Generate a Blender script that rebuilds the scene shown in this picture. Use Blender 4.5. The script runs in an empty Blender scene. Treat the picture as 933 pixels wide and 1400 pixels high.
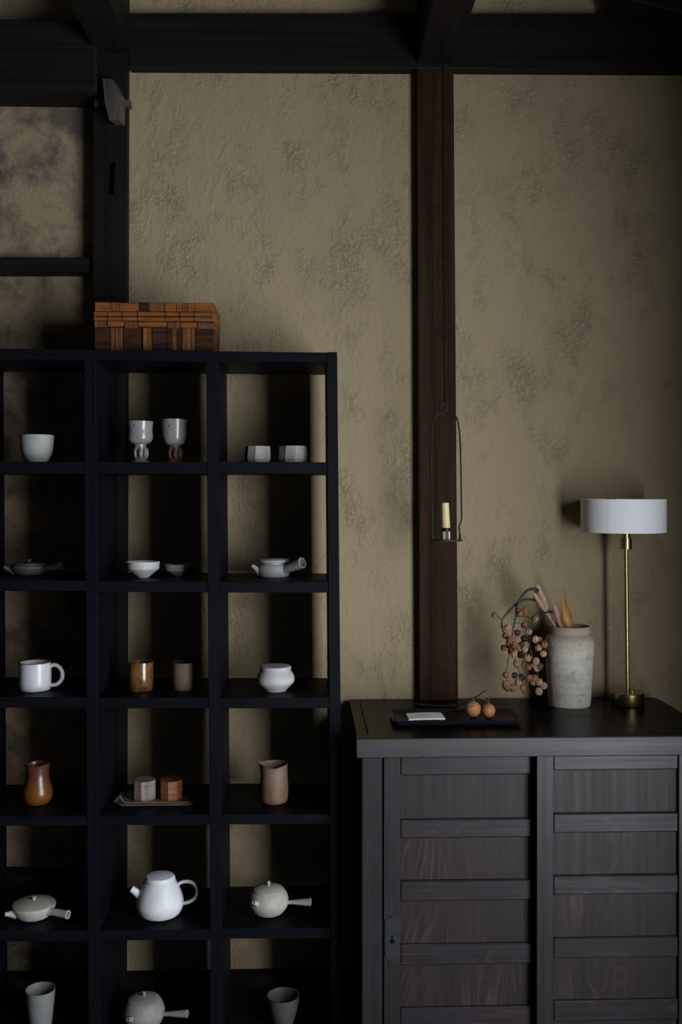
import bpy, bmesh, math, random
from mathutils import Vector, Matrix

random.seed(7)
scene = bpy.context.scene
COL = scene.collection
PI = math.pi

# ------------------------------------------------------------------ camera
F = 1361.0                     # focal length in pixels for a 933 x 1400 frame
YAW = math.radians(1.9)
CAM_Y, CAM_Z = -3.08, 1.72
HORIZON = 672.0
cam = bpy.data.cameras.new('camera')
cam.sensor_fit = 'VERTICAL'
cam.sensor_height = 36.0
cam.lens = 36.0 * F / 1400.0
cam.shift_y = -(700.0 - HORIZON) / 1400.0
cam.clip_start = 0.05
cam_o = bpy.data.objects.new('camera', cam)
COL.objects.link(cam_o)
cam_o.location = (0, CAM_Y, CAM_Z)
cam_o.rotation_euler = (PI / 2, 0, -YAW)
scene.camera = cam_o

# ------------------------------------------------------------------ light
world = bpy.data.worlds.new('world')
scene.world = world
world.use_nodes = True
world.node_tree.nodes['Background'].inputs[0].default_value = (0.55, 0.68, 1.0, 1)
world.node_tree.nodes['Background'].inputs[1].default_value = 0.35

# daylight enters through a long window in the right-hand wall beside the camera
WIN_Y0, WIN_Y1, WIN_Z0, WIN_Z1 = -3.95, -1.55, 0.30, 2.30
def daylight(name, loc, size, aim, energy):
    ld = bpy.data.lights.new(name, 'AREA')
    ld.shape = 'RECTANGLE'
    ld.size, ld.size_y = size
    ld.energy = energy
    ld.color = (0.88, 0.94, 1.0)
    lo = bpy.data.objects.new(name, ld)
    COL.objects.link(lo)
    lo.location = loc
    lo.rotation_euler = Vector(aim).to_track_quat('-Z', 'Z').to_euler()
daylight('side_window_daylight', (1.55, -2.76, 1.34), (2.3, 1.8), (-1, 0.0, 0.0), 222)

vs = scene.view_settings
vs.view_transform = 'Standard'
vs.look = 'None'
vs.gamma = 1.0
vs.use_curve_mapping = False
vs.exposure = 0.0

# ------------------------------------------------------------------ helpers
def at(u, v, d):
    """photo pixel -> world point at distance d from the camera, measured square to the back wall"""
    a = (u - 466.5) / F
    b = (HORIZON - v) / F
    s = d / (math.cos(YAW) - a * math.sin(YAW))
    return Vector((s * (math.sin(YAW) + a * math.cos(YAW)), CAM_Y + d, CAM_Z + s * b))

def px(d):
    return d / F

def tag(o, label=None, cat=None, group=None, kind=None):
    if label: o['label'] = label
    if cat: o['category'] = cat
    if group: o['group'] = group
    if kind: o['kind'] = kind
    return o

def thing(name, loc, label, cat, group=None, rz=0.0):
    o = bpy.data.objects.new(name, None)
    COL.objects.link(o)
    o.empty_display_size = 0.03
    o.location = loc
    o.rotation_euler = (0, 0, rz)
    return tag(o, label, cat, group)

def finish(bm, name, mat, parent=None, loc=None, smooth=None, world_coords=False, bevel=0.0):
    if bevel > 0:
        bmesh.ops.bevel(bm, geom=list(bm.edges), offset=bevel, segments=1, affect='EDGES', clamp_overlap=True)
    bmesh.ops.recalc_face_normals(bm, faces=bm.faces)
    me = bpy.data.meshes.new(name)
    if world_coords and parent is not None:
        bmesh.ops.translate(bm, verts=bm.verts, vec=-Vector(parent.matrix_world.translation if parent.parent else parent.location))
    bm.to_mesh(me)
    bm.free()
    if smooth is not None:
        me.shade_smooth()
        me.set_sharp_from_angle(angle=math.radians(smooth))
    me.materials.append(mat)
    o = bpy.data.objects.new(name, me)
    COL.objects.link(o)
    if parent is not None: o.parent = parent
    if loc is not None: o.location = loc
    return o

def hexa(bm, front, back):
    v = [bm.verts.new(p) for p in list(front) + list(back)]
    for f in ((0, 1, 2, 3), (7, 6, 5, 4), (0, 4, 5, 1), (1, 5, 6, 2), (2, 6, 7, 3), (3, 7, 4, 0)):
        bm.faces.new([v[i] for i in f])

def box_bm(x0, x1, y0, y1, z0, z1, bm=None):
    bm = bm or bmesh.new()
    hexa(bm, [(x0, y0, z0), (x1, y0, z0), (x1, y0, z1), (x0, y0, z1)],
             [(x0, y1, z0), (x1, y1, z0), (x1, y1, z1), (x0, y1, z1)])
    return bm

def board_bm(quad, d, depth):
    """board whose front face has the given corners on the plane at distance d, and a real depth"""
    bm = bmesh.new()
    fr = [at(u, v, d) for u, v in quad]
    hexa(bm, fr, [p + Vector((0, depth, 0)) for p in fr])
    return bm

def catmull(pts, n=6):
    P = [Vector(p) for p in pts]
    out = []
    for i in range(len(P) - 1):
        p0 = P[max(i - 1, 0)]; p1 = P[i]; p2 = P[i + 1]; p3 = P[min(i + 2, len(P) - 1)]
        for k in range(n):
            t = k / n
            out.append(0.5 * ((2 * p1) + (p2 - p0) * t + (2 * p0 - 5 * p1 + 4 * p2 - p3) * t * t + (3 * p1 - p0 - 3 * p2 + p3) * t ** 3))
    out.append(P[-1])
    return out

def sm(profile, n=5):
    return [(max(p.x, 0.0), p.y) for p in catmull([(r, z, 0) for r, z in profile], n)]

def lathe_bm(profile, seg=40, bm=None, mtx=None, squash=(1, 1), rfun=None):
    """profile of (r, z); rfun(angle, r, z) may bend the surface"""
    bm = bm or bmesh.new()
    rings = []
    for r, z in profile:
        ring = []
        if r < 1e-6:
            p = Vector((0, 0, z))
            ring = [bm.verts.new(mtx @ p if mtx else p)] * seg
        else:
            for k in range(seg):
                a = 2 * PI * k / seg
                rr, zz = (rfun(a, r, z) if rfun else (r, z))
                p = Vector((rr * math.cos(a) * squash[0], rr * math.sin(a) * squash[1], zz))
                ring.append(bm.verts.new(mtx @ p if mtx else p))
        rings.append(ring)
    for A, B in zip(rings[:-1], rings[1:]):
        for k in range(seg):
            q = []
            for v in (A[k], A[(k + 1) % seg], B[(k + 1) % seg], B[k]):
                if v not in q: q.append(v)
            if len(q) >= 3:
                try: bm.faces.new(q)
                except ValueError: pass
    return bm

def axis_mtx(p, d):
    return Matrix.Translation(Vector(p)) @ Vector(d).to_track_quat('Z', 'Y').to_matrix().to_4x4()

def tube_bm(points, radii, seg=10, bm=None, flat=1.0):
    bm = bm or bmesh.new()
    P = [Vector(p) for p in points]
    if not isinstance(radii, (list, tuple)): radii = [radii] * len(P)
    up = Vector((0, 0, 1))
    t0 = (P[1] - P[0]).normalized()
    n = t0.cross(up)
    if n.length < 1e-4: n = Vector((1, 0, 0))
    n.normalize()
    rings = []
    for i, p in enumerate(P):
        t = (P[min(i + 1, len(P) - 1)] - P[max(i - 1, 0)]).normalized()
        n = (n - t * n.dot(t)).normalized()
        b = t.cross(n)
        rings.append([bm.verts.new(p + (n * math.cos(2 * PI * k / seg) + b * math.sin(2 * PI * k / seg) * flat) * radii[i]) for k in range(seg)])
    for A, B in zip(rings[:-1], rings[1:]):
        for k in range(seg):
            bm.faces.new([A[k], A[(k + 1) % seg], B[(k + 1) % seg], B[k]])
    bm.faces.new(list(reversed(rings[0])))
    bm.faces.new(rings[-1])
    return bm

def prism_bm(poly, y0, y1, bm=None):
    """polygon of (x, z) pushed from y0 to y1"""
    bm = bm or bmesh.new()
    A = [bm.verts.new((x, y0, z)) for x, z in poly]
    B = [bm.verts.new((x, y1, z)) for x, z in poly]
    bm.faces.new(A); bm.faces.new(list(reversed(B)))
    for i in range(len(poly)):
        j = (i + 1) % len(poly)
        bm.faces.new([A[i], B[i], B[j], A[j]])
    return bm

def prism_z_bm(poly, z0, z1, bm=None, inset_top=1.0):
    bm = bm or bmesh.new()
    A = [bm.verts.new((x, y, z0)) for x, y in poly]
    B = [bm.verts.new((x * inset_top, y * inset_top, z1)) for x, y in poly]
    bm.faces.new(list(reversed(A))); bm.faces.new(B)
    for i in range(len(poly)):
        j = (i + 1) % len(poly)
        bm.faces.new([A[i], A[j], B[j], B[i]])
    return bm

# ------------------------------------------------------------------ materials
def new_mat(name):
    m = bpy.data.materials.new(name)
    m.use_nodes = True
    nt = m.node_tree
    return m, nt, nt.nodes['Principled BSDF']

def node(nt, kind, **kw):
    n = nt.nodes.new(kind)
    for k, v in kw.items():
        if k in n.inputs: n.inputs[k].default_value = v
        else: setattr(n, k, v)
    return n

def coords(nt, scale=(1, 1, 1), rot=(0, 0, 0)):
    tc = node(nt, 'ShaderNodeTexCoord')
    mp = node(nt, 'ShaderNodeMapping')
    mp.inputs['Scale'].default_value = scale
    mp.inputs['Rotation'].default_value = rot
    nt.links.new(tc.outputs['Object'], mp.inputs['Vector'])
    return mp.outputs['Vector']

def noise(nt, vec, scale, detail=4.0, rough=0.55, dist=0.0):
    n = node(nt, 'ShaderNodeTexNoise')
    n.inputs['Scale'].default_value = scale
    n.inputs['Detail'].default_value = detail
    n.inputs['Roughness'].default_value = rough
    n.inputs['Distortion'].default_value = dist
    nt.links.new(vec, n.inputs['Vector'])
    return n.outputs['Fac']

def ramp(nt, fac, stops):
    r = node(nt, 'ShaderNodeValToRGB')
    el = r.color_ramp.elements
    while len(el) < len(stops): el.new(0.5)
    for e, (p, c) in zip(el, stops):
        e.position = p
        e.color = (c, c, c, 1) if isinstance(c, (int, float)) else (*c, 1)
    nt.links.new(fac, r.inputs['Fac'])
    return r.outputs['Color']

def math_n(nt, op, a, b):
    n = node(nt, 'ShaderNodeMath', operation=op)
    for i, x in enumerate((a, b)):
        if isinstance(x, (int, float)): n.inputs[i].default_value = x
        else: nt.links.new(x, n.inputs[i])
    return n.outputs[0]

def mix_c(nt, fac, a, b, blend='MIX'):
    n = node(nt, 'ShaderNodeMix', data_type='RGBA', blend_type=blend)
    for i, x in ((0, fac), (6, a), (7, b)):
        if isinstance(x, (int, float)): n.inputs[i].default_value = x
        elif isinstance(x, tuple): n.inputs[i].default_value = (*x, 1)
        else: nt.links.new(x, n.inputs[i])
    return n.outputs[2]

def bump(nt, bsdf, height, strength, dist):
    b = node(nt, 'ShaderNodeBump')
    b.inputs['Strength'].default_value = strength
    b.inputs['Distance'].default_value = dist
    nt.links.new(height, b.inputs['Height'])
    nt.links.new(b.outputs['Normal'], bsdf.inputs['Normal'])

def plaster(name, col, stain=None, relief=1.0):
    m, nt, bs = new_mat(name)
    v = coords(nt)
    vd = coords(nt, (1.0, 1.0, 0.6), (0, 0.5, 0))
    mask = ramp(nt, noise(nt, vd, 7.0, 7, 0.70), [(0.49, 0.0), (0.62, 1.0)])
    crumb = noise(nt, v, 80, 6, 0.62, 0.4)
    crumb_r = ramp(nt, crumb, [(0.38, 0.0), (0.56, 1.0)])
    trowel = noise(nt, vd, 16, 5, 0.55, 1.6)
    grain = noise(nt, v, 300, 3, 0.6)
    h = math_n(nt, 'ADD', math_n(nt, 'MULTIPLY', math_n(nt, 'MULTIPLY', crumb_r, mask), 0.28), math_n(nt, 'MULTIPLY', trowel, 0.55))
    h = math_n(nt, 'ADD', h, math_n(nt, 'MULTIPLY', crumb, 0.24))
    h = math_n(nt, 'ADD', h, math_n(nt, 'MULTIPLY', grain, 0.20))
    bump(nt, bs, h, relief, 0.0085)
    c = ramp(nt, noise(nt, v, 2.3, 6, 0.6), [(0.30, tuple(c * 0.93 for c in col)), (0.70, tuple(c * 1.05 for c in col))])
    if stain:
        s = ramp(nt, noise(nt, v, 6.0, 8, 0.7, 0.4), [(0.43, 0.0), (0.60, 1.0)])
        c = mix_c(nt, math_n(nt, 'MULTIPLY', s, 0.85), c, stain)
    nt.links.new(c, bs.inputs['Base Color'])
    bs.inputs['Roughness'].default_value = 0.95
    bs.inputs['Specular IOR Level'].default_value = 0.15
    return m

def wood(name, dark, light, axis='z', rough=0.5, fine=60, along=1.6, contrast=(0.35, 0.68), spec=0.4, bmp=0.25, rings=0.0, ring_col=None, wear=None, pits=False):
    m, nt, bs = new_mat(name)
    sc = [fine, fine, fine]
    sc['xyz'.index(axis)] = along
    v = coords(nt, tuple(sc))
    g = noise(nt, v, 1.0, 6, 0.65, 0.3)
    c = ramp(nt, g, [(contrast[0], dark), (contrast[1], light)])
    if rings:
        sc2 = [9.0, 9.0, 9.0]
        sc2['xyz'.index(axis)] = 1.3
        v2 = coords(nt, tuple(sc2))
        nz = noise(nt, v2, 0.55, 3, 0.5, 0.6)
        w = math_n(nt, 'FRACT', math_n(nt, 'MULTIPLY', nz, 26.0), 0.0)
        line = ramp(nt, w, [(0.0, 0.0), (0.62, 0.0), (0.90, 1.0), (1.0, 0.0)])
        big = ramp(nt, noise(nt, coords(nt), 5.0, 3), [(0.46, 0.0), (0.66, 1.0)])
        c = mix_c(nt, math_n(nt, 'MULTIPLY', math_n(nt, 'MULTIPLY', line, big), rings), c, ring_col)
    if wear:
        wv = ramp(nt, noise(nt, coords(nt), 7.0, 6, 0.7), [(0.48, 0.0), (0.72, 1.0)])
        c = mix_c(nt, math_n(nt, 'MULTIPLY', wv, 0.6), c, wear)
    if pits:
        vo = node(nt, 'ShaderNodeTexVoronoi')
        vo.inputs['Scale'].default_value = 55
        nt.links.new(coords(nt), vo.inputs['Vector'])
        pit = ramp(nt, vo.outputs['Distance'], [(0.13, 1.0), (0.18, 0.0)])
        pm = ramp(nt, noise(nt, coords(nt), 14, 3), [(0.50, 0.0), (0.55, 1.0)])
        c = mix_c(nt, math_n(nt, 'MULTIPLY', pit, pm), c, (0.004, 0.003, 0.003))
    nt.links.new(c, bs.inputs['Base Color'])
    rr = ramp(nt, g, [(0.2, min(rough + 0.1, 1.0)), (0.8, max(rough - 0.08, 0.05))])
    nt.links.new(rr, bs.inputs['Roughness'])
    bs.inputs['Specular IOR Level'].default_value = spec
    bump(nt, bs, g, bmp, 0.0015)
    return m

def ceramic(name, col, rough=0.5, speck=None, spec=0.4, mottled=None, zgrad=None, bands=0.0, coat=0.0):
    m, nt, bs = new_mat(name)
    v = coords(nt)
    c = ramp(nt, noise(nt, v, 35, 5, 0.6), [(0.3, tuple(x * 0.88 for x in col)), (0.7, tuple(min(x * 1.08, 1) for x in col))])
    if mottled:
        f = ramp(nt, noise(nt, v, 22, 5, 0.65, 0.4), [(0.42, 0.0), (0.62, 1.0)])
        c = mix_c(nt, f, c, mottled)
    if zgrad:
        lo_, hi_, col2 = zgrad
        sep = node(nt, 'ShaderNodeSeparateXYZ')
        nt.links.new(coords(nt), sep.inputs[0])
        zz = math_n(nt, 'ADD', sep.outputs['Z'], math_n(nt, 'MULTIPLY', math_n(nt, 'SUBTRACT', noise(nt, v, 30, 4), 0.5), 0.02))
        f = node(nt, 'ShaderNodeMapRange')
        f.inputs['From Min'].default_value = lo_
        f.inputs['From Max'].default_value = hi_
        nt.links.new(zz, f.inputs['Value'])
        c = mix_c(nt, f.outputs[0], c, col2)
    if speck:
        vo = node(nt, 'ShaderNodeTexVoronoi')
        vo.inputs['Scale'].default_value = 105
        nt.links.new(v, vo.inputs['Vector'])
        f = ramp(nt, vo.outputs['Distance'], [(0.24, 1.0), (0.33, 0.0)])
        g = ramp(nt, noise(nt, v, 60, 2), [(0.54, 0.0), (0.60, 1.0)])
        c = mix_c(nt, math_n(nt, 'MULTIPLY', f, g), c, speck)
    nt.links.new(c, bs.inputs['Base Color'])
    bs.inputs['Roughness'].default_value = rough
    bs.inputs['Specular IOR Level'].default_value = spec
    bs.inputs['Coat Weight'].default_value = coat
    bs.inputs['Coat Roughness'].default_value = 0.15
    h = noise(nt, v, 160, 3)
    if bands:
        h = math_n(nt, 'ADD', h, math_n(nt, 'MULTIPLY', noise(nt, coords(nt, (6, 6, 150)), 1.0, 2), bands))
    bump(nt, bs, h, 0.12, 0.002)
    return m

def metal(name, col, rough=0.35, metallic=1.0, rust=None):
    m, nt, bs = new_mat(name)
    v = coords(nt)
    c = ramp(nt, noise(nt, v, 45, 5, 0.6), [(0.3, tuple(x * 0.75 for x in col)), (0.7, col)])
    if rust:
        f = ramp(nt, noise(nt, v, 60, 5), [(0.45, 0.0), (0.65, 1.0)])
        c = mix_c(nt, f, c, rust)
    nt.links.new(c, bs.inputs['Base Color'])
    bs.inputs['Metallic'].default_value = metallic
    bs.inputs['Roughness'].default_value = rough
    bump(nt, bs, noise(nt, v, 220, 3), 0.08, 0.001)
    return m

M = {}
M['plaster'] = plaster('clay_plaster', (0.305, 0.240, 0.146))
M['plaster_old'] = plaster('stained_clay_plaster', (0.255, 0.190, 0.118), (0.062, 0.051, 0.046), 0.55)
M['plaster_top'] = plaster('upper_plaster', (0.26, 0.215, 0.135))
M['beam_x'] = wood('sooty_beam_wood_across', (0.004, 0.0034, 0.0034), (0.012, 0.009, 0.008), 'x', 0.6, 55, 1.2, spec=0.15)
M['beam_y'] = wood('sooty_joist_wood', (0.004, 0.0034, 0.0034), (0.011, 0.008, 0.007), 'y', 0.6, 55, 1.2, spec=0.15)
M['post_dark'] = wood('sooty_post_wood', (0.004, 0.0034, 0.0034), (0.010, 0.008, 0.007), 'z', 0.6, 55, 1.2, spec=0.15)
M['post_brown'] = wood('brown_post_wood', (0.0085, 0.0048, 0.0034), (0.0480, 0.0205, 0.0095), 'z', 0.6, 38, 1.0, (0.3, 0.72), spec=0.05, wear=(0.010, 0.006, 0.005))
M['wedge'] = wood('grey_wedge_wood', (0.035, 0.028, 0.024), (0.085, 0.068, 0.058), 'z', 0.6, 50, 2.0)
M['shelf_z'] = wood('black_shelf_wood_upright', (0.0015, 0.0019, 0.0031), (0.0042, 0.0049, 0.0076), 'z', 0.5, 90, 2.0, spec=0.08, bmp=0.3)
M['shelf_x'] = wood('black_shelf_wood_level', (0.0015, 0.0019, 0.0031), (0.0042, 0.0049, 0.0076), 'x', 0.5, 90, 2.0, spec=0.08, bmp=0.3)
CD, CL, CR = (0.0062, 0.0050, 0.0058), (0.0225, 0.0166, 0.0195), (0.066, 0.034, 0.029)
M['cab_z'] = wood('cabinet_wood_upright', CD, CL, 'z', 0.42, 60, 1.6, spec=0.35, rings=0.25, ring_col=CR, wear=(0.0185, 0.0200, 0.031))
M['cab_x'] = wood('cabinet_wood_level', CD, CL, 'x', 0.42, 60, 1.6, spec=0.35, rings=0.75, ring_col=CR, wear=(0.0185, 0.0200, 0.031))
M['cab_panel'] = wood('cabinet_panel_wood', (0.0088, 0.0060, 0.0064), (0.0235, 0.0150, 0.0152), 'z', 0.5, 60, 1.0, spec=0.3, rings=0.7, ring_col=(0.058, 0.032, 0.027))
M['cab_front'] = wood('cabinet_top_edge_wood', (0.017, 0.0135, 0.0143), (0.038, 0.0300, 0.0315), 'x', 0.45, 40, 1.6, spec=0.4, wear=(0.032, 0.031, 0.037), pits=True)
M['cab_top'] = wood('cabinet_top_wood', (0.0024, 0.0021, 0.0021), (0.0052, 0.0042, 0.0039), 'x', 0.27, 40, 1.4, spec=0.06, bmp=0.08)
M['black_tray'] = wood('black_lacquer', (0.006, 0.006, 0.007), (0.011, 0.011, 0.013), 'x', 0.38, 50, 2.0, spec=0.4, bmp=0.1)
M['floor'] = wood('dark_floor_wood', (0.020, 0.013, 0.010), (0.050, 0.032, 0.024), 'y', 0.4, 30, 0.8)
M['ceiling'] = wood('dark_ceiling_wood', (0.012, 0.009, 0.008), (0.030, 0.022, 0.018), 'y', 0.6, 30, 0.8)
M['dark'] = ceramic('dark_recess', (0.003, 0.003, 0.003), 0.9, spec=0.1)

M['white_matte'] = ceramic('white_matte_clay', (0.4032, 0.3960, 0.3888), 0.6)
M['white_cup'] = ceramic('ivory_matte_clay', (0.2600, 0.2548, 0.2392), 0.65)
M['white_gloss'] = ceramic('white_glaze', (0.5676, 0.5676, 0.5848), 0.5, coat=0.05)
M['mug_white'] = ceramic('milk_white_glaze', (0.4464, 0.4464, 0.4536), 0.35, coat=0.2)
M['rim_brown'] = ceramic('bare_brown_rim', (0.14, 0.085, 0.055), 0.6)
M['speckled'] = ceramic('speckled_grey_glaze', (0.185, 0.180, 0.168), 0.28, speck=(0.03, 0.025, 0.02), coat=0.35)
M['speckled_stem'] = ceramic('grey_green_glaze', (0.1600, 0.1680, 0.1520), 0.3, speck=(0.03, 0.025, 0.02), coat=0.3)
M['brown_stem'] = ceramic('brown_bare_stem', (0.085, 0.045, 0.028), 0.5)
M['facet_grey'] = ceramic('grey_faceted_clay', (0.2142, 0.2040, 0.1887), 0.5, mottled=(0.28, 0.25, 0.22))
M['kyusu_dark'] = ceramic('charcoal_clay', (0.0715, 0.0715, 0.0715), 0.5)
M['kyusu_grey'] = ceramic('pale_grey_clay', (0.2728, 0.2666, 0.2604), 0.55)
M['kyusu_beige'] = ceramic('warm_grey_clay', (0.3400, 0.3145, 0.2720), 0.6)
M['kyusu_mush'] = ceramic('mushroom_clay', (0.2023, 0.1845, 0.1696), 0.6)
M['amber'] = ceramic('amber_glaze', (0.1520, 0.0704, 0.0176), 0.22, mottled=(0.060, 0.026, 0.010), coat=0.5)
M['tan_clay'] = ceramic('tan_clay', (0.1400, 0.0875, 0.0560), 0.55, bands=0.6)
M['inside_dark'] = ceramic('dark_inner_glaze', (0.035, 0.022, 0.016), 0.4)
M['rust_vase'] = ceramic('rust_ash_glaze', (0.1210, 0.0403, 0.0072), 0.33, zgrad=(0.045, 0.075, (0.075, 0.024, 0.014)), coat=0.2)
M['pitcher'] = ceramic('blush_clay', (0.1052, 0.0596, 0.0368), 0.6, mottled=(0.16, 0.08, 0.045), zgrad=(0.035, 0.075, (0.15, 0.097, 0.070)))
M['stone_cup'] = ceramic('grey_stone_glaze', (0.1620, 0.1598, 0.1552), 0.45, bands=0.5)
M['grey_cup'] = ceramic('dim_grey_glaze', (0.0495, 0.0495, 0.0495), 0.5)
M['plate_grey'] = ceramic('slate_tray_glaze', (0.0910, 0.0875, 0.0840), 0.45)
M['box_grey'] = wood('driftwood_box', (0.1200, 0.0870, 0.0690), (0.2160, 0.1710, 0.1410), 'z', 0.55, 60, 4)
M['box_red'] = wood('red_cedar_box', (0.1200, 0.0348, 0.0132), (0.2160, 0.0720, 0.0270), 'x', 0.5, 140, 12)
M['bamboo'] = wood('smoked_bamboo', (0.1120, 0.0490, 0.0210), (0.2100, 0.1015, 0.0455), 'x', 0.4, 120, 4)
M['jar'] = None
M['brass'] = metal('brushed_brass', (0.50, 0.37, 0.17), 0.32)
M['brass_dark'] = metal('dark_brass', (0.30, 0.22, 0.10), 0.38)
M['iron'] = metal('black_iron', (0.011, 0.0105, 0.0105), 0.5, 0.6)
M['iron_rust'] = metal('rusty_iron', (0.030, 0.022, 0.020), 0.6, 0.5, rust=(0.060, 0.026, 0.016))
M['lock'] = metal('grey_iron_plate', (0.026, 0.0275, 0.032), 0.45, 0.35)
M['chrome'] = metal('chrome', (0.7, 0.7, 0.7), 0.2)
M['card'] = ceramic('white_card', (0.86, 0.87, 0.88), 0.8, spec=0.2)
M['ink'] = ceramic('grey_ink', (0.20, 0.20, 0.20), 0.8, spec=0.2)
M['gourd'] = ceramic('dried_fruit_skin', (0.3360, 0.1480, 0.0560), 0.55, speck=(0.07, 0.028, 0.014), mottled=(0.36, 0.14, 0.048))
M['gourd_stem'] = ceramic('fruit_stalk', (0.14, 0.070, 0.040), 0.7)
M['pod'] = ceramic('dried_pod_tan', (0.1785, 0.0803, 0.0387), 0.5, mottled=(0.17, 0.066, 0.030))
M['pod_pale'] = ceramic('dried_pod_pale', (0.3150, 0.1875, 0.1125), 0.5, mottled=(0.24, 0.115, 0.060))
M['pod_dark'] = ceramic('dried_pod_dark', (0.085, 0.035, 0.022), 0.5)
M['pod_core'] = ceramic('pod_core_grey', (0.16, 0.155, 0.18), 0.5)
M['twig'] = ceramic('blue_black_stem', (0.022, 0.021, 0.024), 0.5)
M['stalk'] = wood('dried_stalk', (0.22, 0.125, 0.085), (0.40, 0.25, 0.175), 'z', 0.5, 120, 6)
M['leaf'] = wood('amber_leaf', (0.22, 0.085, 0.012), (0.52, 0.23, 0.035), 'z', 0.45, 90, 6)
M['wax'] = ceramic('yellowed_wax', (0.60, 0.50, 0.27), 0.5)
M['wax'].node_tree.nodes['Principled BSDF'].inputs['Subsurface Weight'].default_value = 0.15
M['wax'].node_tree.nodes['Principled BSDF'].inputs['Subsurface Radius'].default_value = (0.01, 0.006, 0.003)
M['weave_light'] = wood('bark_strip_orange', (0.095, 0.029, 0.006), (0.215, 0.074, 0.017), 'x', 0.42, 130, 14, spec=0.3)
M['weave_mid'] = wood('bark_strip_brown', (0.045, 0.017, 0.007), (0.150, 0.060, 0.022), 'z', 0.5, 170, 16, spec=0.12)
M['weave_dark'] = wood('bark_strip_dark', (0.012, 0.0055, 0.0032), (0.050, 0.020, 0.009), 'x', 0.5, 130, 14, spec=0.10)
M['weave_core'] = ceramic('basket_core', (0.014, 0.008, 0.006), 0.8)

def jar_mat():
    m, nt, bs = new_mat('chalky_stoneware')
    v = coords(nt)
    c = ramp(nt, noise(nt, v, 14, 6, 0.65), [(0.30, (0.40, 0.365, 0.315)), (0.70, (0.56, 0.52, 0.455))])
    sep = node(nt, 'ShaderNodeSeparateXYZ')
    nt.links.new(v, sep.inputs[0])
    f = node(nt, 'ShaderNodeMapRange')
    f.inputs['From Min'].default_value = 0.165
    f.inputs['From Max'].default_value = 0.225
    nt.links.new(sep.outputs['Z'], f.inputs['Value'])
    c = mix_c(nt, f.outputs[0], c, (0.37, 0.275, 0.205))
    streak = ramp(nt, noise(nt, coords(nt, (5, 5, 60)), 1.0, 5, 0.6), [(0.48, 0.0), (0.66, 1.0)])
    c = mix_c(nt, math_n(nt, 'MULTIPLY', streak, 0.32), c, (0.17, 0.15, 0.13))
    grime = ramp(nt, noise(nt, v, 22, 6, 0.7), [(0.50, 0.0), (0.66, 1.0)])
    c = mix_c(nt, math_n(nt, 'MULTIPLY', grime, 0.6), c, (0.22, 0.20, 0.175))
    rust = ramp(nt, noise(nt, v, 38, 4, 0.6), [(0.62, 0.0), (0.72, 1.0)])
    c = mix_c(nt, math_n(nt, 'MULTIPLY', rust, 0.6), c, (0.28, 0.15, 0.085))
    nt.links.new(c, bs.inputs['Base Color'])
    bs.inputs['Roughness'].default_value = 0.8
    bs.inputs['Specular IOR Level'].default_value = 0.2
    bump(nt, bs, math_n(nt, 'ADD', noise(nt, v, 90, 5), noise(nt, coords(nt, (4, 4, 70)), 1.0, 3)), 0.45, 0.004)
    return m
M['jar'] = jar_mat()

def shade_mat():
    m, nt, bs = new_mat('white_paper_shade')
    v = coords(nt)
    c = ramp(nt, noise(nt, v, 120, 5, 0.6), [(0.3, (0.84, 0.85, 0.87)), (0.7, (0.91, 0.92, 0.93))])
    nt.links.new(c, bs.inputs['Base Color'])
    bs.inputs['Roughness'].default_value = 0.85
    bs.inputs['Specular IOR Level'].default_value = 0.2
    bump(nt, bs, noise(nt, v, 260, 4), 0.12, 0.001)
    return m
M['shade'] = shade_mat()

# ------------------------------------------------------------------ the room
RX0, RX1, RY0, ZC = -2.3, 1.40, -5.2, 3.75

def struct(name, bm, mat, parent=None, smooth=None, bevel=0.0):
    o = finish(bm, name, mat, parent, smooth=smooth, bevel=bevel)
    if parent is None: o['kind'] = 'structure'
    return o

def X(u, v, d): return at(u, v, d).x
def Z(u, v, d): return at(u, v, d).z

# back wall: main clay bay, with the older stained bays left of the dark post as panels
X_LP = X(150, 400, 3.08)
wall = struct('wall_back', box_bm(X_LP, RX1, 0.0, 0.12, 0, ZC), M['plaster'])
zb0, zb1 = Z(60, 125, 3.08), Z(60, 362, 3.08)
zl = Z(60, 1205, 3.08)
for (z0, z1, mt) in ((zb1, zb0, 'plaster_old'), (zl, zb1, 'plaster_old'), (0, zl, 'plaster_old'), (zb0, ZC, 'plaster_top')):
    struct('plaster_panel', box_bm(RX0, X_LP, 0.012, 0.12, z0, z1), M[mt], wall)
struct('floor', box_bm(RX0, RX1, RY0, 0.12, -0.06, 0), M['floor'])
struct('ceiling', box_bm(RX0, RX1, RY0, 0.12, ZC, ZC + 0.06), M['ceiling'])
struct('wall_left', box_bm(RX0 - 0.1, RX0, RY0, 0.12, 0, ZC), M['ceiling'])
struct('wall_front', box_bm(RX0, RX1, RY0 - 0.1, RY0, 0, ZC), M['ceiling'])
bm = box_bm(RX1, RX1 + 0.1, RY0, WIN_Y0, 0, ZC)
box_bm(RX1, RX1 + 0.1, WIN_Y1, 0.12, 0, ZC, bm)
box_bm(RX1, RX1 + 0.1, WIN_Y0, WIN_Y1, 0, WIN_Z0, bm)
box_bm(RX1, RX1 + 0.1, WIN_Y0, WIN_Y1, WIN_Z1, ZC, bm)
struct('wall_right', bm, M['plaster_old'])
bm = box_bm(RX1 - 0.03, RX1, WIN_Y0 - 0.05, WIN_Y0, WIN_Z0 - 0.05, WIN_Z1 + 0.05)
box_bm(RX1 - 0.03, RX1, WIN_Y1, WIN_Y1 + 0.05, WIN_Z0 - 0.05, WIN_Z1 + 0.05, bm)
box_bm(RX1 - 0.03, RX1, WIN_Y0, WIN_Y1, WIN_Z0 - 0.05, WIN_Z0, bm)
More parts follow.
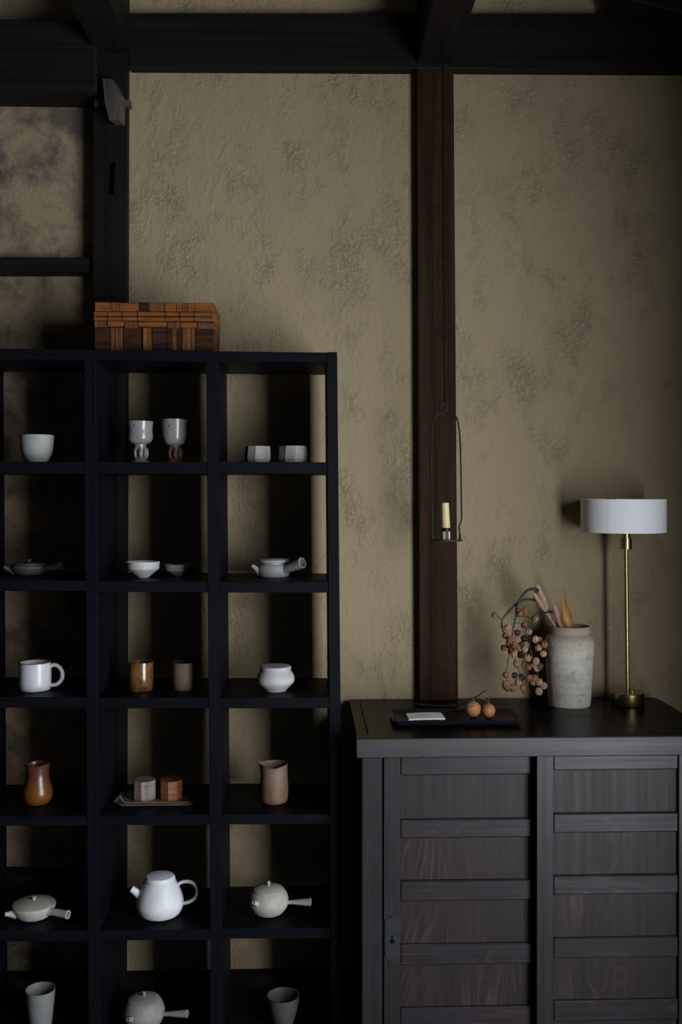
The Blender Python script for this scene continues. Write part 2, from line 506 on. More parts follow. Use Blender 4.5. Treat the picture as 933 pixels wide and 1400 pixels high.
box_bm(RX1 - 0.03, RX1, WIN_Y0, WIN_Y1, WIN_Z1, WIN_Z1 + 0.05, bm)
struct('window_1', bm, M['post_dark'])

def world_board(quad, d, depth): return board_bm(quad, d, depth)

# centre post (leans a little, as in the old frame)
struct('trim_1', board_bm([(575.5, 1330), (629.5, 1330), (620.5, 60), (569.5, 60)], 3.042, 0.045), M['post_brown'], bevel=0.003)
# dark post left, with slot and loose wedge
def pL(v): return 128.5 - 4.5 * (v - 60) / 1285.0
def pR(v): return 174.5 - 3.5 * (v - 60) / 1285.0
bm = bmesh.new()
def post_piece(quad, d, depth):
    fr_ = [at(u, v, d) for u, v in quad]
    hexa(bm, fr_, [q_ + Vector((0, depth, 0)) for q_ in fr_])
post_piece([(pL(1345), 1345), (pR(1345), 1345), (pR(265), 265), (pL(265), 265)], 3.02, 0.035)
post_piece([(pL(221), 221), (pR(221), 221), (pR(60), 60), (pL(60), 60)], 3.02, 0.035)
post_piece([(pL(265), 265), (147.5, 265), (149.5, 221), (pL(221), 221)], 3.02, 0.035)
post_piece([(156, 265), (pR(265), 265), (pR(221), 221), (158, 221)], 3.02, 0.035)
post_piece([(pL(1345) + 0.6, 1345), (pR(1345) - 0.6, 1345), (pR(60) - 0.6, 60), (pL(60) + 0.6, 60)], 3.055, 0.045)
post = struct('trim_2', bm, M['post_dark'])
post['label'] = 'sooty dark wall post with a cut slot'
# beams
struct('trim_3', board_bm([(176, 91), (1012, 95.5), (1012, 18.5), (176, 17.5)], 3.035, 0.08), M['beam_x'], bevel=0.003)
struct('trim_4', board_bm([(-330, 121), (132, 125.5), (132, 27), (-330, 22)], 2.97, 0.13), M['beam_x'], bevel=0.006)
struct('trim_5', board_bm([(-330, 373), (126, 373), (126, 352), (-330, 351)], 3.04, 0.06), M['beam_x'], bevel=0.003)
struct('trim_6', board_bm([(-330, 1219), (124, 1219), (124, 1195.5), (-330, 1195.5)], 3.03, 0.07), M['beam_x'], bevel=0.003)
struct('baseboard_back', box_bm(RX0, RX1, -0.05, 0.02, 0, Z(230, 1337, 3.03)), M['beam_x'], bevel=0.003)

# tie bar with its wedge on the dark post
struct('tie_bar', board_bm([(129, 145), (178, 145), (178, 136), (129, 137)], 3.008, 0.03), M['wedge'], post)
wb = bmesh.new()
fr = [at(143.7, 142, 2.955), at(149.5, 164, 2.95), at(162.4, 164.6, 2.95), at(163, 128.6, 2.955), at(152.7, 108, 2.965), at(140.5, 107.4, 2.965)]
A = [wb.verts.new(p) for p in fr]
B = [wb.verts.new(p + Vector((0.008, 0.06, 0.006))) for p in fr]
wb.faces.new(A); wb.faces.new(list(reversed(B)))
for i in range(6):
    wb.faces.new([A[i], B[i], B[(i + 1) % 6], A[(i + 1) % 6]])
struct('wedge', wb, M['wedge'], post)

# joists running toward the camera
def joist(name, ul, ur, vb, d, y_front, height, curve=0.0):
    a, b = at(ul, vb, d), at(ur, vb, d)
    bm = bmesh.new()
    n = 10
    rows = []
    for i in range(n + 1):
        t = i / n
        y = a.y + (y_front - a.y) * t
        dz = curve * math.sin(t * PI * 0.5)
        lx = a.x - 0.4 * curve * math.sin(min(t * 3, 1) * PI * 0.5)
        rows.append([bm.verts.new(p) for p in ((lx, y, a.z + dz), (b.x, y, b.z + dz), (b.x, y, b.z + height), (lx, y, a.z + height))])
    for R0, R1 in zip(rows[:-1], rows[1:]):
        for k in range(4):
            bm.faces.new([R0[k], R0[(k + 1) % 4], R1[(k + 1) % 4], R1[k]])
    bm.faces.new(rows[0]); bm.faces.new(list(reversed(rows[-1])))
    return struct(name, bm, M['beam_y'], bevel=0.0)
joist('trim_7', 131, 177.5, 73, 3.02, RY0, 0.24)
joist('trim_8', 570.5, 620.5, 88, 3.042, RY0, 0.24)
# slanting roof timber at the upper right
a, b = at(845, -6, 2.9), at(1010, 38, 2.9)
bm = bmesh.new()
hexa(bm, [a, b, b + Vector((0.02, 0, 0.16)), a + Vector((0.02, 0, 0.16))], [p + Vector((0, 0.12, 0)) for p in (a, b, b + Vector((0.02, 0, 0.16)), a + Vector((0.02, 0, 0.16)))])
struct('trim_9', bm, M['beam_x'], bevel=0.004)

# ------------------------------------------------------------------ black display shelf
SF, SD = 2.70, 0.29          # distance of its front, its depth
shelf = thing('display_shelf', (at(215, 1478, SF).x, at(215, 1478, SF).y, 0), 'tall black open display shelf with square pigeonholes against the clay wall', 'shelf')
def lean(x500, x1300):
    return lambda v: x500 + (x1300 - x500) * (v - 500) / 800.0
V0R, V0L = lean(-40, -35), lean(-56, -51)
V1L, V1R = lean(115, 120), lean(131, 135.5)
V2L, V2R = lean(282, 287.7), lean(298.5, 303.7)
V3L, V3R = lean(447, 453), lean(461.4, 469.3)
BOT = 672 + CAM_Z * F / SF * 0.998
def upright(name, L, R, top):
    bm = board_bm([(L(BOT), BOT), (R(BOT), BOT), (R(top), top), (L(top), top)], SF, SD)
    finish(bm, name, M['shelf_z'], shelf, world_coords=True, bevel=0.0012)
upright('side_panel', V0L, V0R, 476)
upright('divider', V1L, V1R, 491.8)
upright('divider', V2L, V2R, 493.6)
upright('side_panel', V3L, V3R, 481.2)
bm = board_bm([(V0R(491), 490.6), (V3L(496), 495.6), (V3L(482), 481.9), (V0R(476), 476.2)], SF + 0.0005, SD)
finish(bm, 'top_board', M['shelf_x'], shelf, world_coords=True, bevel=0.0012)
ROWS = [((631.3, 631.6, 631.6), 16.0), ((793.5, 795.0, 795.6), 14.6), ((953.0, 954.2, 954.0), 14.5),
        ((1115.5, 1114.6, 1113.6), 13.5), ((1273.3, 1271.6, 1269.2), 14.0), ((1429.5, 1428.0, 1425.5), 15.0)]
BAYS = [(V0R, V1L), (V1R, V2L), (V2R, V3L)]
SZ = []
for tops, th in ROWS:
    zs = []
    for k, (L, R) in enumerate(BAYS):
        t = tops[k]
        sl = (0.0055 - (t - 672) * 2.2e-5) * 70
        dl, dr = t - sl * 0.8, t + sl * 0.8
        q = [(L(t) + 0.3, dl + th), (R(t) - 0.3, dr + th), (R(t) - 0.3, dr), (L(t) + 0.3, dl)]
        finish(board_bm(q, SF + 0.002, SD - 0.002), 'shelf_board', M['shelf_x'], shelf, world_coords=True, bevel=0.001)
        zs.append(lambda u, L=L, R=R, dl=dl, dr=dr, t=t: Z(0, dl + (dr - dl) * (u - L(t)) / (R(t) - L(t)), SF) if False else at(u, dl + (dr - dl) * (u - L(t)) / (R(t) - L(t)), SF).z)
    SZ.append(zs)

def spot(row, bay, u, d):
    """point on a shelf board under image column u at distance d (given for a shelf front at 2.76)"""
    d = d * SF / 2.76
    a = (u - 466.5) / F
    s = d / (math.cos(YAW) - a * math.sin(YAW))
    x = s * (math.sin(YAW) + a * math.cos(YAW))
    # image column of the board's front edge at the same x
    uu = 466.5 + F * math.tan(math.atan2(x, SF) - YAW)
    return Vector((x, CAM_Y + d, SZ[row][bay](uu) + 0.0003))

# ------------------------------------------------------------------ ceramics
def bowl_profile(outer, t=0.004):
    """outer profile from the foot to the rim, closed with an inner wall"""
    inner = []
    n = len(outer)
    for i in range(n - 1, -1, -1):
        r, z = outer[i]
        if z > t * 1.3 and r > t * 1.5: inner.append((r - t, z if i < n - 1 else z - t * 0.2))
    zmin = max(t, min(z for r, z in inner) - t * 0.3)
    return [(0, 0.0005)] + outer + inner + [(0, zmin)]

def single(name, bm, mat, loc, label, cat, group=None, smooth=50):
    return tag(finish(bm, name, mat, None, loc, smooth), label, cat, group)

def direction(az, el=0.0):
    """az in degrees: 0 = right, -90 = toward the camera"""
    a, e = math.radians(az), math.radians(el)
    return Vector((math.cos(a) * math.cos(e), math.sin(a) * math.cos(e), math.sin(e)))

# row 1 ------------------------------------------------------------
P1 = px(2.87)
prof = sm([(12 * P1, 0), (16.5 * P1, 6 * P1), (20 * P1, 15 * P1), (21.6 * P1, 26 * P1), (22 * P1, 36.5 * P1)])
single('tea_bowl', lathe_bm(bowl_profile(prof, 0.0035), 48), M['white_cup'], spot(0, 0, 50.5, 2.87),
       'plain ivory tea bowl alone in the top row beside the goblets\' pigeonhole', 'bowl')

def goblet(u, d, label, rim_r, cup_prof, stem_mat, flare):
    p = px(d)
    t = thing('goblet', spot(0, 1, u, d), label, 'goblet', 'speckled goblets on the top row')
    cup = sm([(r * p, z * p) for r, z in cup_prof], 4)
    def wob(a, r, z):
        return r * (1 + 0.015 * math.sin(2 * a + 0.7) + 0.008 * math.sin(5 * a)), z + (0.5 * p * math.cos(a - 2.2) if z > 40 * p else 0)
    finish(lathe_bm(bowl_profile(cup, 0.003), 48, rfun=wob), 'cup', M['speckled'], t, smooth=60)
    stem = sm([(12.5 * p, 0), (12 * p, 2 * p), (8 * p, 4.5 * p), (6.8 * p, 9 * p), (7.2 * p, 16 * p), (8 * p, 22 * p), (8 * p, 25 * p)], 4)
    finish(lathe_bm([(0, 0)] + stem + [(0, 25 * p)], 32), 'stem', stem_mat, t, smooth=60)
    n = 8
    for k in range(n):
        a = 2 * PI * k / n + 0.2
        pts = [Vector((math.cos(a) * r * p, math.sin(a) * r * p, z * p)) for r, z in ((6.0, 20), (8.5, 18), (9.4, 13), (8.6, 8), (6.0, 5.5))]
        finish(tube_bm(catmull(pts, 3), 1.9 * p, 8), 'stem_rib', stem_mat, t, smooth=60)
    return t
goblet(191.5, 2.87, 'grey speckled goblet with a flared lip and ribbed stem', 17,
       [(6, 24), (13, 27), (16.2, 32), (16.4, 38), (16.0, 46), (16.8, 53), (17.2, 55.5)], M['speckled_stem'], 1)
goblet(238.5, 2.885, 'taller straight-sided speckled goblet with a brown foot', 16,
       [(6, 23), (12, 26), (15.0, 33), (15.8, 41), (16.2, 50), (16.6, 58.5)], M['brown_stem'], 0)

def faceted(u, d, r, h, label, rot):
    p = px(d)
    t = 0.004
    bm = bmesh.new()
    n = 9
    lv = [(r * 0.82, 0, 0.0), (r * 0.99, h * 0.22, 0.0), (r * 1.0, h * 0.6, 0.04), (r * 0.95, h, 0.05)]
    rings = []
    for rr, z, tw in lv + [(r * 0.94 - 4 * t / p / 4, h - 0.5, 0.1), (r * 0.8 - 2, h * 0.25, 0.0)]:
        rings.append([bm.verts.new((rr * p * math.cos(2 * PI * k / n + rot + tw), rr * p * math.sin(2 * PI * k / n + rot + tw), z * p)) for k in range(n)])
    for A_, B_ in zip(rings[:-1], rings[1:]):
        for k in range(n):
            bm.faces.new([A_[k], A_[(k + 1) % n], B_[(k + 1) % n], B_[k]])
    bm.faces.new(list(reversed(rings[0]))); bm.faces.new(rings[-1])
    return single('faceted_cup', bm, M['facet_grey'], spot(0, 2, u, d), label, 'cup', 'faceted grey cups', smooth=8)
faceted(353, 2.87, 17.6, 22, 'small low faceted grey cup, the left one of its pair', 0.35)
faceted(400.5, 2.87, 19.6, 22.5, 'slightly wider low faceted grey cup next to the shelf side panel', 0.0)

# side-handled teapots -------------------------------------------------
def kyusu(row, bay, u, d, label, mat, body, lid, knob, spout, handle, group='side-handled teapots', lid_mat=None, tilt=0.0):
    """body: profile in pixels; lid: profile from the edge to the centre; spout/handle: tuples in pixels"""
    p = px(d)
    t = thing('side_handle_teapot', spot(row, bay, u, d), label, 'teapot', group)
    bp = [(0, 0)] + sm([(r * p, z * p) for r, z in body], 4)
    bp.append((0, bp[-1][1] - 0.5 * p))
    finish(lathe_bm(bp, 56), 'body', mat, t, smooth=50)
    lp = [(r * p, z * p) for r, z in lid]
    lo_ = finish(lathe_bm([(0, lp[0][1])] + lp + ([(0, lp[-1][1])] if lp[-1][0] > 0 else []), 56), 'lid', lid_mat or mat, t, smooth=40)
    if knob:
        kr, kz0, kz1 = knob
        kp = [(0, kz0 * p), (kr * 0.75 * p, kz0 * p), (kr * 0.6 * p, (kz0 + (kz1 - kz0) * 0.5) * p), (kr * p, (kz0 + (kz1 - kz0) * 0.8) * p), (kr * 0.8 * p, kz1 * p), (0, kz1 * p)]
        finish(lathe_bm(kp, 18), 'knob', mat, lo_, smooth=50)
    az, el, r0, z0, ln, ra, rb = spout
    dv = direction(az, el)
    base = direction(az) * r0 * p + Vector((0, 0, z0 * p))
    L = ln * p
    sp = [(0, 0), (ra * p, 0), (ra * 0.72 * p, L * 0.35), (rb * 1.1 * p, L * 0.75), (rb * p, L), (rb * 0.6 * p, L), (rb * 0.5 * p, L * 0.7), (0, L * 0.7)]
    sb = lathe_bm(sp, 20, mtx=axis_mtx(base, dv))
    for v_ in sb.verts: v_.co.z = max(v_.co.z, 0.0006)
    finish(sb, 'spout', mat, t, smooth=50)
    az, el, r0, z0, ln, ra, rb = handle
    dv = direction(az, el)
    base = direction(az) * r0 * p + Vector((0, 0, z0 * p))
    L = ln * p
    hp = [(0, 0), (ra * 1.5 * p, 0), (ra * 1.05 * p, L * 0.12), (ra * p, L * 0.3), (rb * 0.9 * p, L * 0.75), (rb * p, L), (rb * 0.74 * p, L), (rb * 0.6 * p, L * 0.6), (0, L * 0.6)]
    finish(lathe_bm(hp, 24, mtx=axis_mtx(base, dv)), 'handle', mat, t, smooth=50)
    return t

# row 2
kyusu(1, 0, 40, 2.95, 'flat charcoal side-handled teapot in dim light', M['kyusu_dark'],
      [(16, 0), (21, 4), (24, 9), (23.5, 12), (20, 14)], [(20, 13.6), (20, 15), (12, 16.2), (0, 16.8)], (3, 16.5, 20.5),
      (-158, 28, 19, 4, 15, 5, 2.2), (-30, 10, 19, 7, 38, 3, 4.4))
def foot_bowl(u, d, prof, label, mat):
    p = px(d)
    return single('footed_bowl', lathe_bm(bowl_profile([(r * p, z * p) for r, z in prof], 0.003), 56), mat, spot(1, 1, u, d), label, 'bowl', 'white footed bowls', smooth=35)
foot_bowl(195.5, 2.88, [(7.5, 0), (8, 1), (20.2, 10.8), (21.3, 11.8), (22.2, 21.5)], 'pale cone-bottomed bowl with a straight lip, nearer the divider', M['white_matte'])
foot_bowl(246, 2.95, [(9, 0), (10, 1), (19, 6.5), (20.3, 7.4), (21, 15.5)], 'shallower pale bowl with straight lip, right of the cone-bottomed bowl', M['white_matte'])
kyusu(1, 2, 374, 2.93, 'pale grey wide-lidded teapot with a fat hollow handle', M['kyusu_grey'],
      [(19, 0), (21, 2), (22.5, 8), (21.5, 14), (19, 17)], [(17, 16.5), (17, 19), (21, 19.5), (21.5, 22.5), (19.5, 24), (0, 24.6)], None,
      (-160, 38, 15, 4, 19, 7.5, 2.6), (-40, 19, 14, 8, 39, 5.5, 7.4))

# row 3
p = px(2.86)
mug = thing('mug', spot(2, 0, 48, 2.86), 'milky white mug with a round loop handle', 'mug')
prof = [(18.5 * p, 0), (20.3 * p, 1.5 * p), (20.9 * p, 8 * p), (20.8 * p, 30 * p), (20.6 * p, 36.5 * p)]
finish(lathe_bm(bowl_profile(prof, 0.0035), 56), 'body', M['mug_white'], mug, smooth=50)
finish(lathe_bm([(20.75 * p, 36.2 * p), (20.7 * p, 37.0 * p), (20.0 * p, 37.3 * p), (19.2 * p, 36.9 * p), (19.4 * p, 36.2 * p)], 56), 'rim', M['rim_brown'], mug, smooth=60)
pts = [(20 * p, 0, 31 * p), (26 * p, 0, 33.5 * p), (33 * p, 0, 31 * p), (37.5 * p, 0, 24 * p), (37 * p, 0, 15 * p), (31 * p, 0, 8.5 * p), (24 * p, 0, 6.5 * p), (19.5 * p, 0, 8 * p)]
pts = [(x * 0.98, y - 0.010 * (x / (37 * p)), z) for x, y, z in pts]
finish(tube_bm(catmull(pts, 5), 2.6 * p, 12), 'handle', M['mug_white'], mug, smooth=60)

def tumbler(u, d, r, h, mat, label, taper):
    p = px(d)
    t = thing('tumbler', spot(2, 1, u, d), label, 'cup', 'brown tumblers')
    prof = [(r * 0.9 * taper * p, 0), (r * taper * p, 2 * p), (r * p, h * 0.5 * p), (r * p, h * p)]
    finish(lathe_bm(bowl_profile(prof, 0.003), 48), 'body', mat, t, smooth=50)
    ip = [((r - 1.7) * p, (h - 0.8) * p), ((r - 1.8) * p, h * 0.4 * p), (0, h * 0.3 * p)]
    finish(lathe_bm(ip, 48), 'inner_glaze', M['inside_dark'], t, smooth=60)
tumbler(192.5, 2.865, 16.4, 38, M['amber'], 'glossy amber-glazed tumbler with dark streaks', 0.98)
tumbler(252.2, 2.88, 16.0, 36.5, M['tan_clay'], 'matte tan straight tumbler right of the amber one', 0.95)

p = px(2.86)
pot = thing('lidded_pot', spot(2, 2, 377, 2.86), 'squat white lidded pot with sloping shoulders', 'pot')
prof = sm([(14 * p, 0), (17 * p, 4 * p), (24 * p, 11 * p), (25.3 * p, 16 * p), (24 * p, 21 * p), (20.5 * p, 27 * p), (20 * p, 28 * p)], 5)
finish(lathe_bm([(0, 0)] + prof + [(0, 27.5 * p)], 56), 'body', M['white_matte'], pot, smooth=50)
finish(lathe_bm([(0, 27.6 * p), (19.4 * p, 27.6 * p), (20.6 * p, 29 * p), (20.6 * p, 31.5 * p), (19.5 * p, 33 * p), (10 * p, 33.6 * p), (0, 33.6 * p)], 56), 'lid', M['white_matte'], pot, smooth=35)

# row 4
p = px(2.876)
prof = sm([(14.5 * p, 0), (18.5 * p, 6 * p), (19.5 * p, 16 * p), (16.5 * p, 27 * p), (14.6 * p, 37 * p), (15.2 * p, 47 * p), (16.4 * p, 52 * p)], 5)
def lip(a, r, z):
    k = max(0.0, (z - 44 * p) / (9 * p))
    return r * (1 + 0.04 * k * math.cos(2 * a)), z + k * (1.4 * p * math.cos(3 * a + 1.0) - 1.0 * p * math.sin(a))
single('bottle_vase', lathe_bm(bowl_profile(prof, 0.003), 48, rfun=lip), M['rust_vase'], spot(3, 0, 51.5, 2.876),
       'rust-orange pear-shaped vase with an uneven lip', 'vase', smooth=60)

p = px(2.876)
prof = sm([(16 * p, 0), (18.2 * p, 4 * p), (18.9 * p, 18 * p), (18.0 * p, 34 * p), (17.8 * p, 46 * p), (18.8 * p, 51 * p)], 5)
def spoutlip(a, r, z):
    k = max(0.0, (z - 38 * p) / (13 * p))
    g = math.exp(-((((a - PI + PI) % (2 * PI)) - PI) / 0.33) ** 2)
    da = (a - PI)
    g = math.exp(-(da / 0.33) ** 2)
    return r * (1 + 0.17 * k * g), z + k * p * (2.6 * g - 2.2 * math.exp(-((a - PI * 1.5) / 0.45) ** 2) + 0.5 * math.cos(2 * a))
single('pitcher', lathe_bm(bowl_profile(prof, 0.003), 60, rfun=spoutlip), M['pitcher'], spot(3, 2, 375, 2.876),
       'blush clay pitcher with a pulled lip and wavy rim', 'pitcher', smooth=60)

# cut-corner tray with two octagonal boxes and a tea scoop
q = [spot(3, 1, 163, 2.835), spot(3, 1, 262, 2.835), spot(3, 1, 271.5, 2.86), spot(3, 1, 271, 2.955), spot(3, 1, 263, 2.98), spot(3, 1, 176, 2.98), spot(3, 1, 166, 2.955), spot(3, 1, 154.5, 2.86)]
cen = sum(q, Vector()) / 8
tray = thing('serving_tray', cen, 'slate grey cut-corner ceramic tray holding two small boxes', 'tray')
poly = [((v - cen).x, (v - cen).y) for v in q]
finish(prism_z_bm([(x * 0.93, y * 0.93) for x, y in poly], 0.0, 0.0045), 'tray_base', M['plate_grey'], tray, bevel=0.0008)
bm = bmesh.new()
n = 8
R = [[bm.verts.new((x * s, y * s, z)) for x, y in poly] for s, z in ((0.93, 0.001), (1.0, 0.0068), (0.985, 0.0074), (0.91, 0.0040))]
for A_, B_ in zip(R, R[1:] + R[:1]):
    for k in range(n):
        bm.faces.new([A_[k], A_[(k + 1) % n], B_[(k + 1) % n], B_[k]])
finish(bm, 'tray_rim', M['plate_grey'], tray)
def oct_box(u, d, mat, label, rot, parts):
    p = px(d)
    s = spot(3, 1, u, d); s.z = cen.z + 0.0048
    t = thing('octagonal_box', s, label, 'box', 'octagonal boxes on the tray')
    oc = lambda r: [(r * p * math.cos(2 * PI * k / 8 + rot), r * p * math.sin(2 * PI * k / 8 + rot)) for k in range(8)]
    zs = [0, 9, 18, 26] if parts else [0, 20, 26]
    for i in range(len(zs) - 1):
        nm = 'lid' if i == len(zs) - 2 else 'tier'
        finish(prism_z_bm(oc(15.2), zs[i] * p + 0.0003, zs[i + 1] * p - 0.0003), nm, mat, t, bevel=0.0006)
oct_box(197.5, 2.892, M['box_grey'], 'greyish driftwood octagonal box on the tray', -PI / 2 - 0.12, False)
oct_box(234, 2.892, M['box_red'], 'reddish tiered octagonal box on the tray', -PI / 2 - 0.12, True)
sc_pts = [at(164.5, 1088.5, 2.853 * SF / 2.76), at(166.5, 1093, 2.851 * SF / 2.76), at(171, 1097, 2.849 * SF / 2.76), at(182, 1097.6, 2.848 * SF / 2.76), at(205, 1096.8, 2.848 * SF / 2.76), at(232, 1097, 2.848 * SF / 2.76), at(258, 1098.5, 2.846 * SF / 2.76)]
for s_ in sc_pts: s_.z = max(s_.z, cen.z + 0.0075)
o0 = sc_pts[3].copy()
single('tea_scoop', tube_bm([q_ - o0 for q_ in catmull(sc_pts, 5)], 0.0022, 8), M['bamboo'], o0, 'thin brown bamboo tea scoop lying along the tray\'s front edge', 'scoop', smooth=60)

# row 5
kyusu(4, 0, 46.5, 2.855, 'flat disc-shaped beige side-handled teapot, lid as wide as its body', M['kyusu_beige'],
      [(17, 0), (22, 3), (26.5, 10), (28.3, 15), (27.8, 17.5)], [(26.6, 17.3), (27, 18.3), (20, 20.5), (10, 22), (0, 22.6)], (3.2, 22.0, 26.5),
      (-150, 10, 24, 9, 14, 6.5, 2.6), (-28, 2, 24, 12, 34, 4.6, 5.4))
p = px(2.855)
tp = thing('white_teapot', spot(4, 1, 219, 2.855), 'bright white round teapot with a flat lid and loop handle', 'teapot')
prof = sm([(19 * p, 0), (26 * p, 4 * p), (30.6 * p, 13 * p), (30.8 * p, 21 * p), (27.5 * p, 32 * p), (22.5 * p, 43 * p), (19.5 * p, 47 * p)], 6)
finish(lathe_bm([(0, 0)] + prof + [(0, 46.5 * p)], 64), 'body', M['white_gloss'], tp, smooth=50)
finish(lathe_bm([(0, 46.4 * p), (19 * p, 46.4 * p), (20 * p, 48 * p), (20 * p, 50 * p), (18 * p, 53 * p), (11 * p, 54.6 * p), (0, 55 * p)], 64), 'lid', M['white_gloss'], tp, smooth=40)
sp = [(0, 0), (6.5 * p, 0), (5 * p, 7 * p), (4.0 * p, 15 * p), (2.8 * p, 15 * p), (2.6 * p, 11 * p), (0, 11 * p)]
finish(lathe_bm(sp, 20, mtx=axis_mtx((-25.5 * p, -4 * p, 29 * p), direction(-172, 38))), 'spout', M['white_gloss'], tp, smooth=50)
pts = [(21 * p, 0, 38 * p), (27 * p, -1 * p, 43.5 * p), (36 * p, -2 * p, 45.5 * p), (45 * p, -3 * p, 43 * p), (50 * p, -4 * p, 35 * p), (48.5 * p, -4 * p, 26 * p), (41 * p, -3 * p, 19.5 * p), (31 * p, -1 * p, 16 * p), (27 * p, 0, 15.5 * p)]
finish(tube_bm(catmull(pts, 5), 2.3 * p, 12), 'handle', M['white_gloss'], tp, smooth=60)
kyusu(4, 2, 367.5, 2.855, 'warm grey globe teapot with a tapering side handle', M['kyusu_beige'],
      [(13, 0), (20, 4), (26, 13), (26.6, 20), (24, 28), (19.5, 33)], [(20, 31.5), (20.4, 33), (19, 34.4), (10, 37), (0, 38)], (2.6, 37.4, 43.5),
      (-125, 28, 21, 20, 13, 6, 2.4), (-18, 7, 23, 18, 36, 2.6, 5.0))

# row 6
p = px(2.858)
prof = [(13.5 * p, 0), (14.5 * p, 1.5 * p), (17 * p, 25 * p), (19.3 * p, 50 * p)]
single('tall_cup', lathe_bm(bowl_profile(prof, 0.0028), 48), M['stone_cup'], spot(5, 0, 55.5, 2.858), 'tall tapered grey cup in the bottom row', 'cup', smooth=50)
kyusu(5, 1, 197, 2.855, 'mushroom-coloured round teapot with a knobbed lid in the bottom row', M['kyusu_mush'],
      [(14, 0), (22, 5), (27, 15), (27.3, 22), (24, 31), (20, 36)], [(20.4, 34.8), (20.8, 36), (19, 37.4), (10, 39.5), (0, 40.4)], (2.8, 39.8, 45.5),
      (-118, 22, 22, 20, 13, 6, 2.5), (-16, 8, 24, 19, 38, 2.8, 5.0))
p = px(2.84)
prof = sm([(10 * p, 0), (11.5 * p, 1.5 * p), (16 * p, 14 * p), (20 * p, 30 * p), (21.5 * p, 43 * p)], 4)
single('tea_cup', lathe_bm(bowl_profile(prof, 0.003), 48), M['grey_cup'], spot(5, 2, 387.5, 2.84), 'dim grey flared tea cup in the bottom row, nearest the cabinet', 'cup', smooth=50)

# ------------------------------------------------------------------ woven basket on the shelf
BD = 2.74
bw, bd_, bh = 160 * px(BD), 0.19, 0.150
bz = at(211, 479.5, SF).z + 0.004
bc = at(211, 440, BD)
basket = thing('woven_basket', (bc.x, bc.y + bd_ / 2, bz), 'lidded basket woven of orange-brown bark strips on top of the black shelf', 'basket')
ztop = at(211, 413.5, BD).z - bz
zhid = at(211, 476, BD).z - bz
def bx_(cx): return (cx - 62) / (828 - 62) * bw - bw / 2
def bz_(cy): return ztop - (cy - 62) / (378 - 62) * (ztop - zhid)
finish(box_bm(-bw / 2 + 0.004, bw / 2 - 0.006, -bd_ / 2 + 0.004, bd_ / 2 - 0.004, 0.001, ztop - 0.004), 'core', M['weave_core'], basket)
def strip(x0, x1, cy0, cy1, proud, mat, z_floor=False, face='front', name='weave_strip'):
    z1, z0 = bz_(cy0), (0.0015 if z_floor else bz_(cy1))
    if face == 'front': bm = box_bm(x0, x1, -bd_ / 2 - proud, -bd_ / 2 + 0.0045, z0, z1)
    elif face == 'back': bm = box_bm(x0, x1, bd_ / 2 - 0.0045, bd_ / 2 + proud, z0, z1)
    elif face == 'right': bm = box_bm(bw / 2 - 0.0065, bw / 2 + proud, x0, x1, z0, z1)
    else: bm = box_bm(-bw / 2 - proud, -bw / 2 + 0.0045, x0, x1, z0, z1)
    return finish(bm, name, M[mat], basket, bevel=min(0.0012, (z1 - z0) * 0.2))
lid_row = [(62, 158, 'weave_light'), (160, 217, 'weave_mid'), (219, 344, 'weave_light'), (346, 408, 'weave_dark'), (410, 514, 'weave_mid'),
           (516, 588, 'weave_light'), (590, 626, 'weave_light'), (628, 660, 'weave_mid'), (662, 704, 'weave_light'), (706, 816, 'weave_light')]
for i, (a_, b_, mt) in enumerate(lid_row):
    strip(bx_(a_), bx_(b_), 62 + (i % 3) * 2, 124, 0.0015 + 0.001 * (i % 2), mt)
cuts = [56, 146, 240, 340, 520, 612, 706, 832]
for c0, c1 in zip(cuts[:-1], cuts[1:]):
    strip(bx_(c0), bx_(c1 - 2), 130, 157, 0.0045, 'weave_light', name='rim_strip')
    strip(bx_(c0), bx_(c1 - 2), 165, 191, 0.0055, 'weave_light', name='rim_strip')
for c in cuts[1:-1]:
    strip(bx_(c - 4), bx_(c + 3), 126, 194, 0.0062, 'weave_dark', name='lashing')
for a_, b_, c0, c1, mt in ((58, 138, 195, 236, 'weave_mid'), (144, 250, 195, 229, 'weave_light'), (254, 337, 195, 242, 'weave_mid'), (341, 526, 196, 231, 'weave_light'),
                           (530, 612, 197, 242, 'weave_mid'), (616, 720, 200, 237, 'weave_light'), (724, 832, 202, 245, 'weave_mid')):
    strip(bx_(a_), bx_(b_), c0, c1, 0.0045, mt)
for a_, b_, mt, pr in ((60, 158, 'weave_dark', 0.001), (162, 186, 'weave_mid', 0.003), (188, 212, 'weave_mid', 0.0025), (214, 240, 'weave_mid', 0.003), (243, 357, 'weave_dark', 0.001),
                       (372, 400, 'weave_light', 0.003), (402, 428, 'weave_mid', 0.0028), (431, 523, 'weave_dark', 0.001), (526, 558, 'weave_dark', 0.002), (560, 590, 'weave_mid', 0.003),
                       (592, 624, 'weave_dark', 0.001), (627, 652, 'weave_mid', 0.003), (654, 680, 'weave_light', 0.0028), (682, 708, 'weave_mid', 0.003), (711, 826, 'weave_dark', 0.001)):
    strip(bx_(a_), bx_(b_), 238, 378, pr, mt, True)
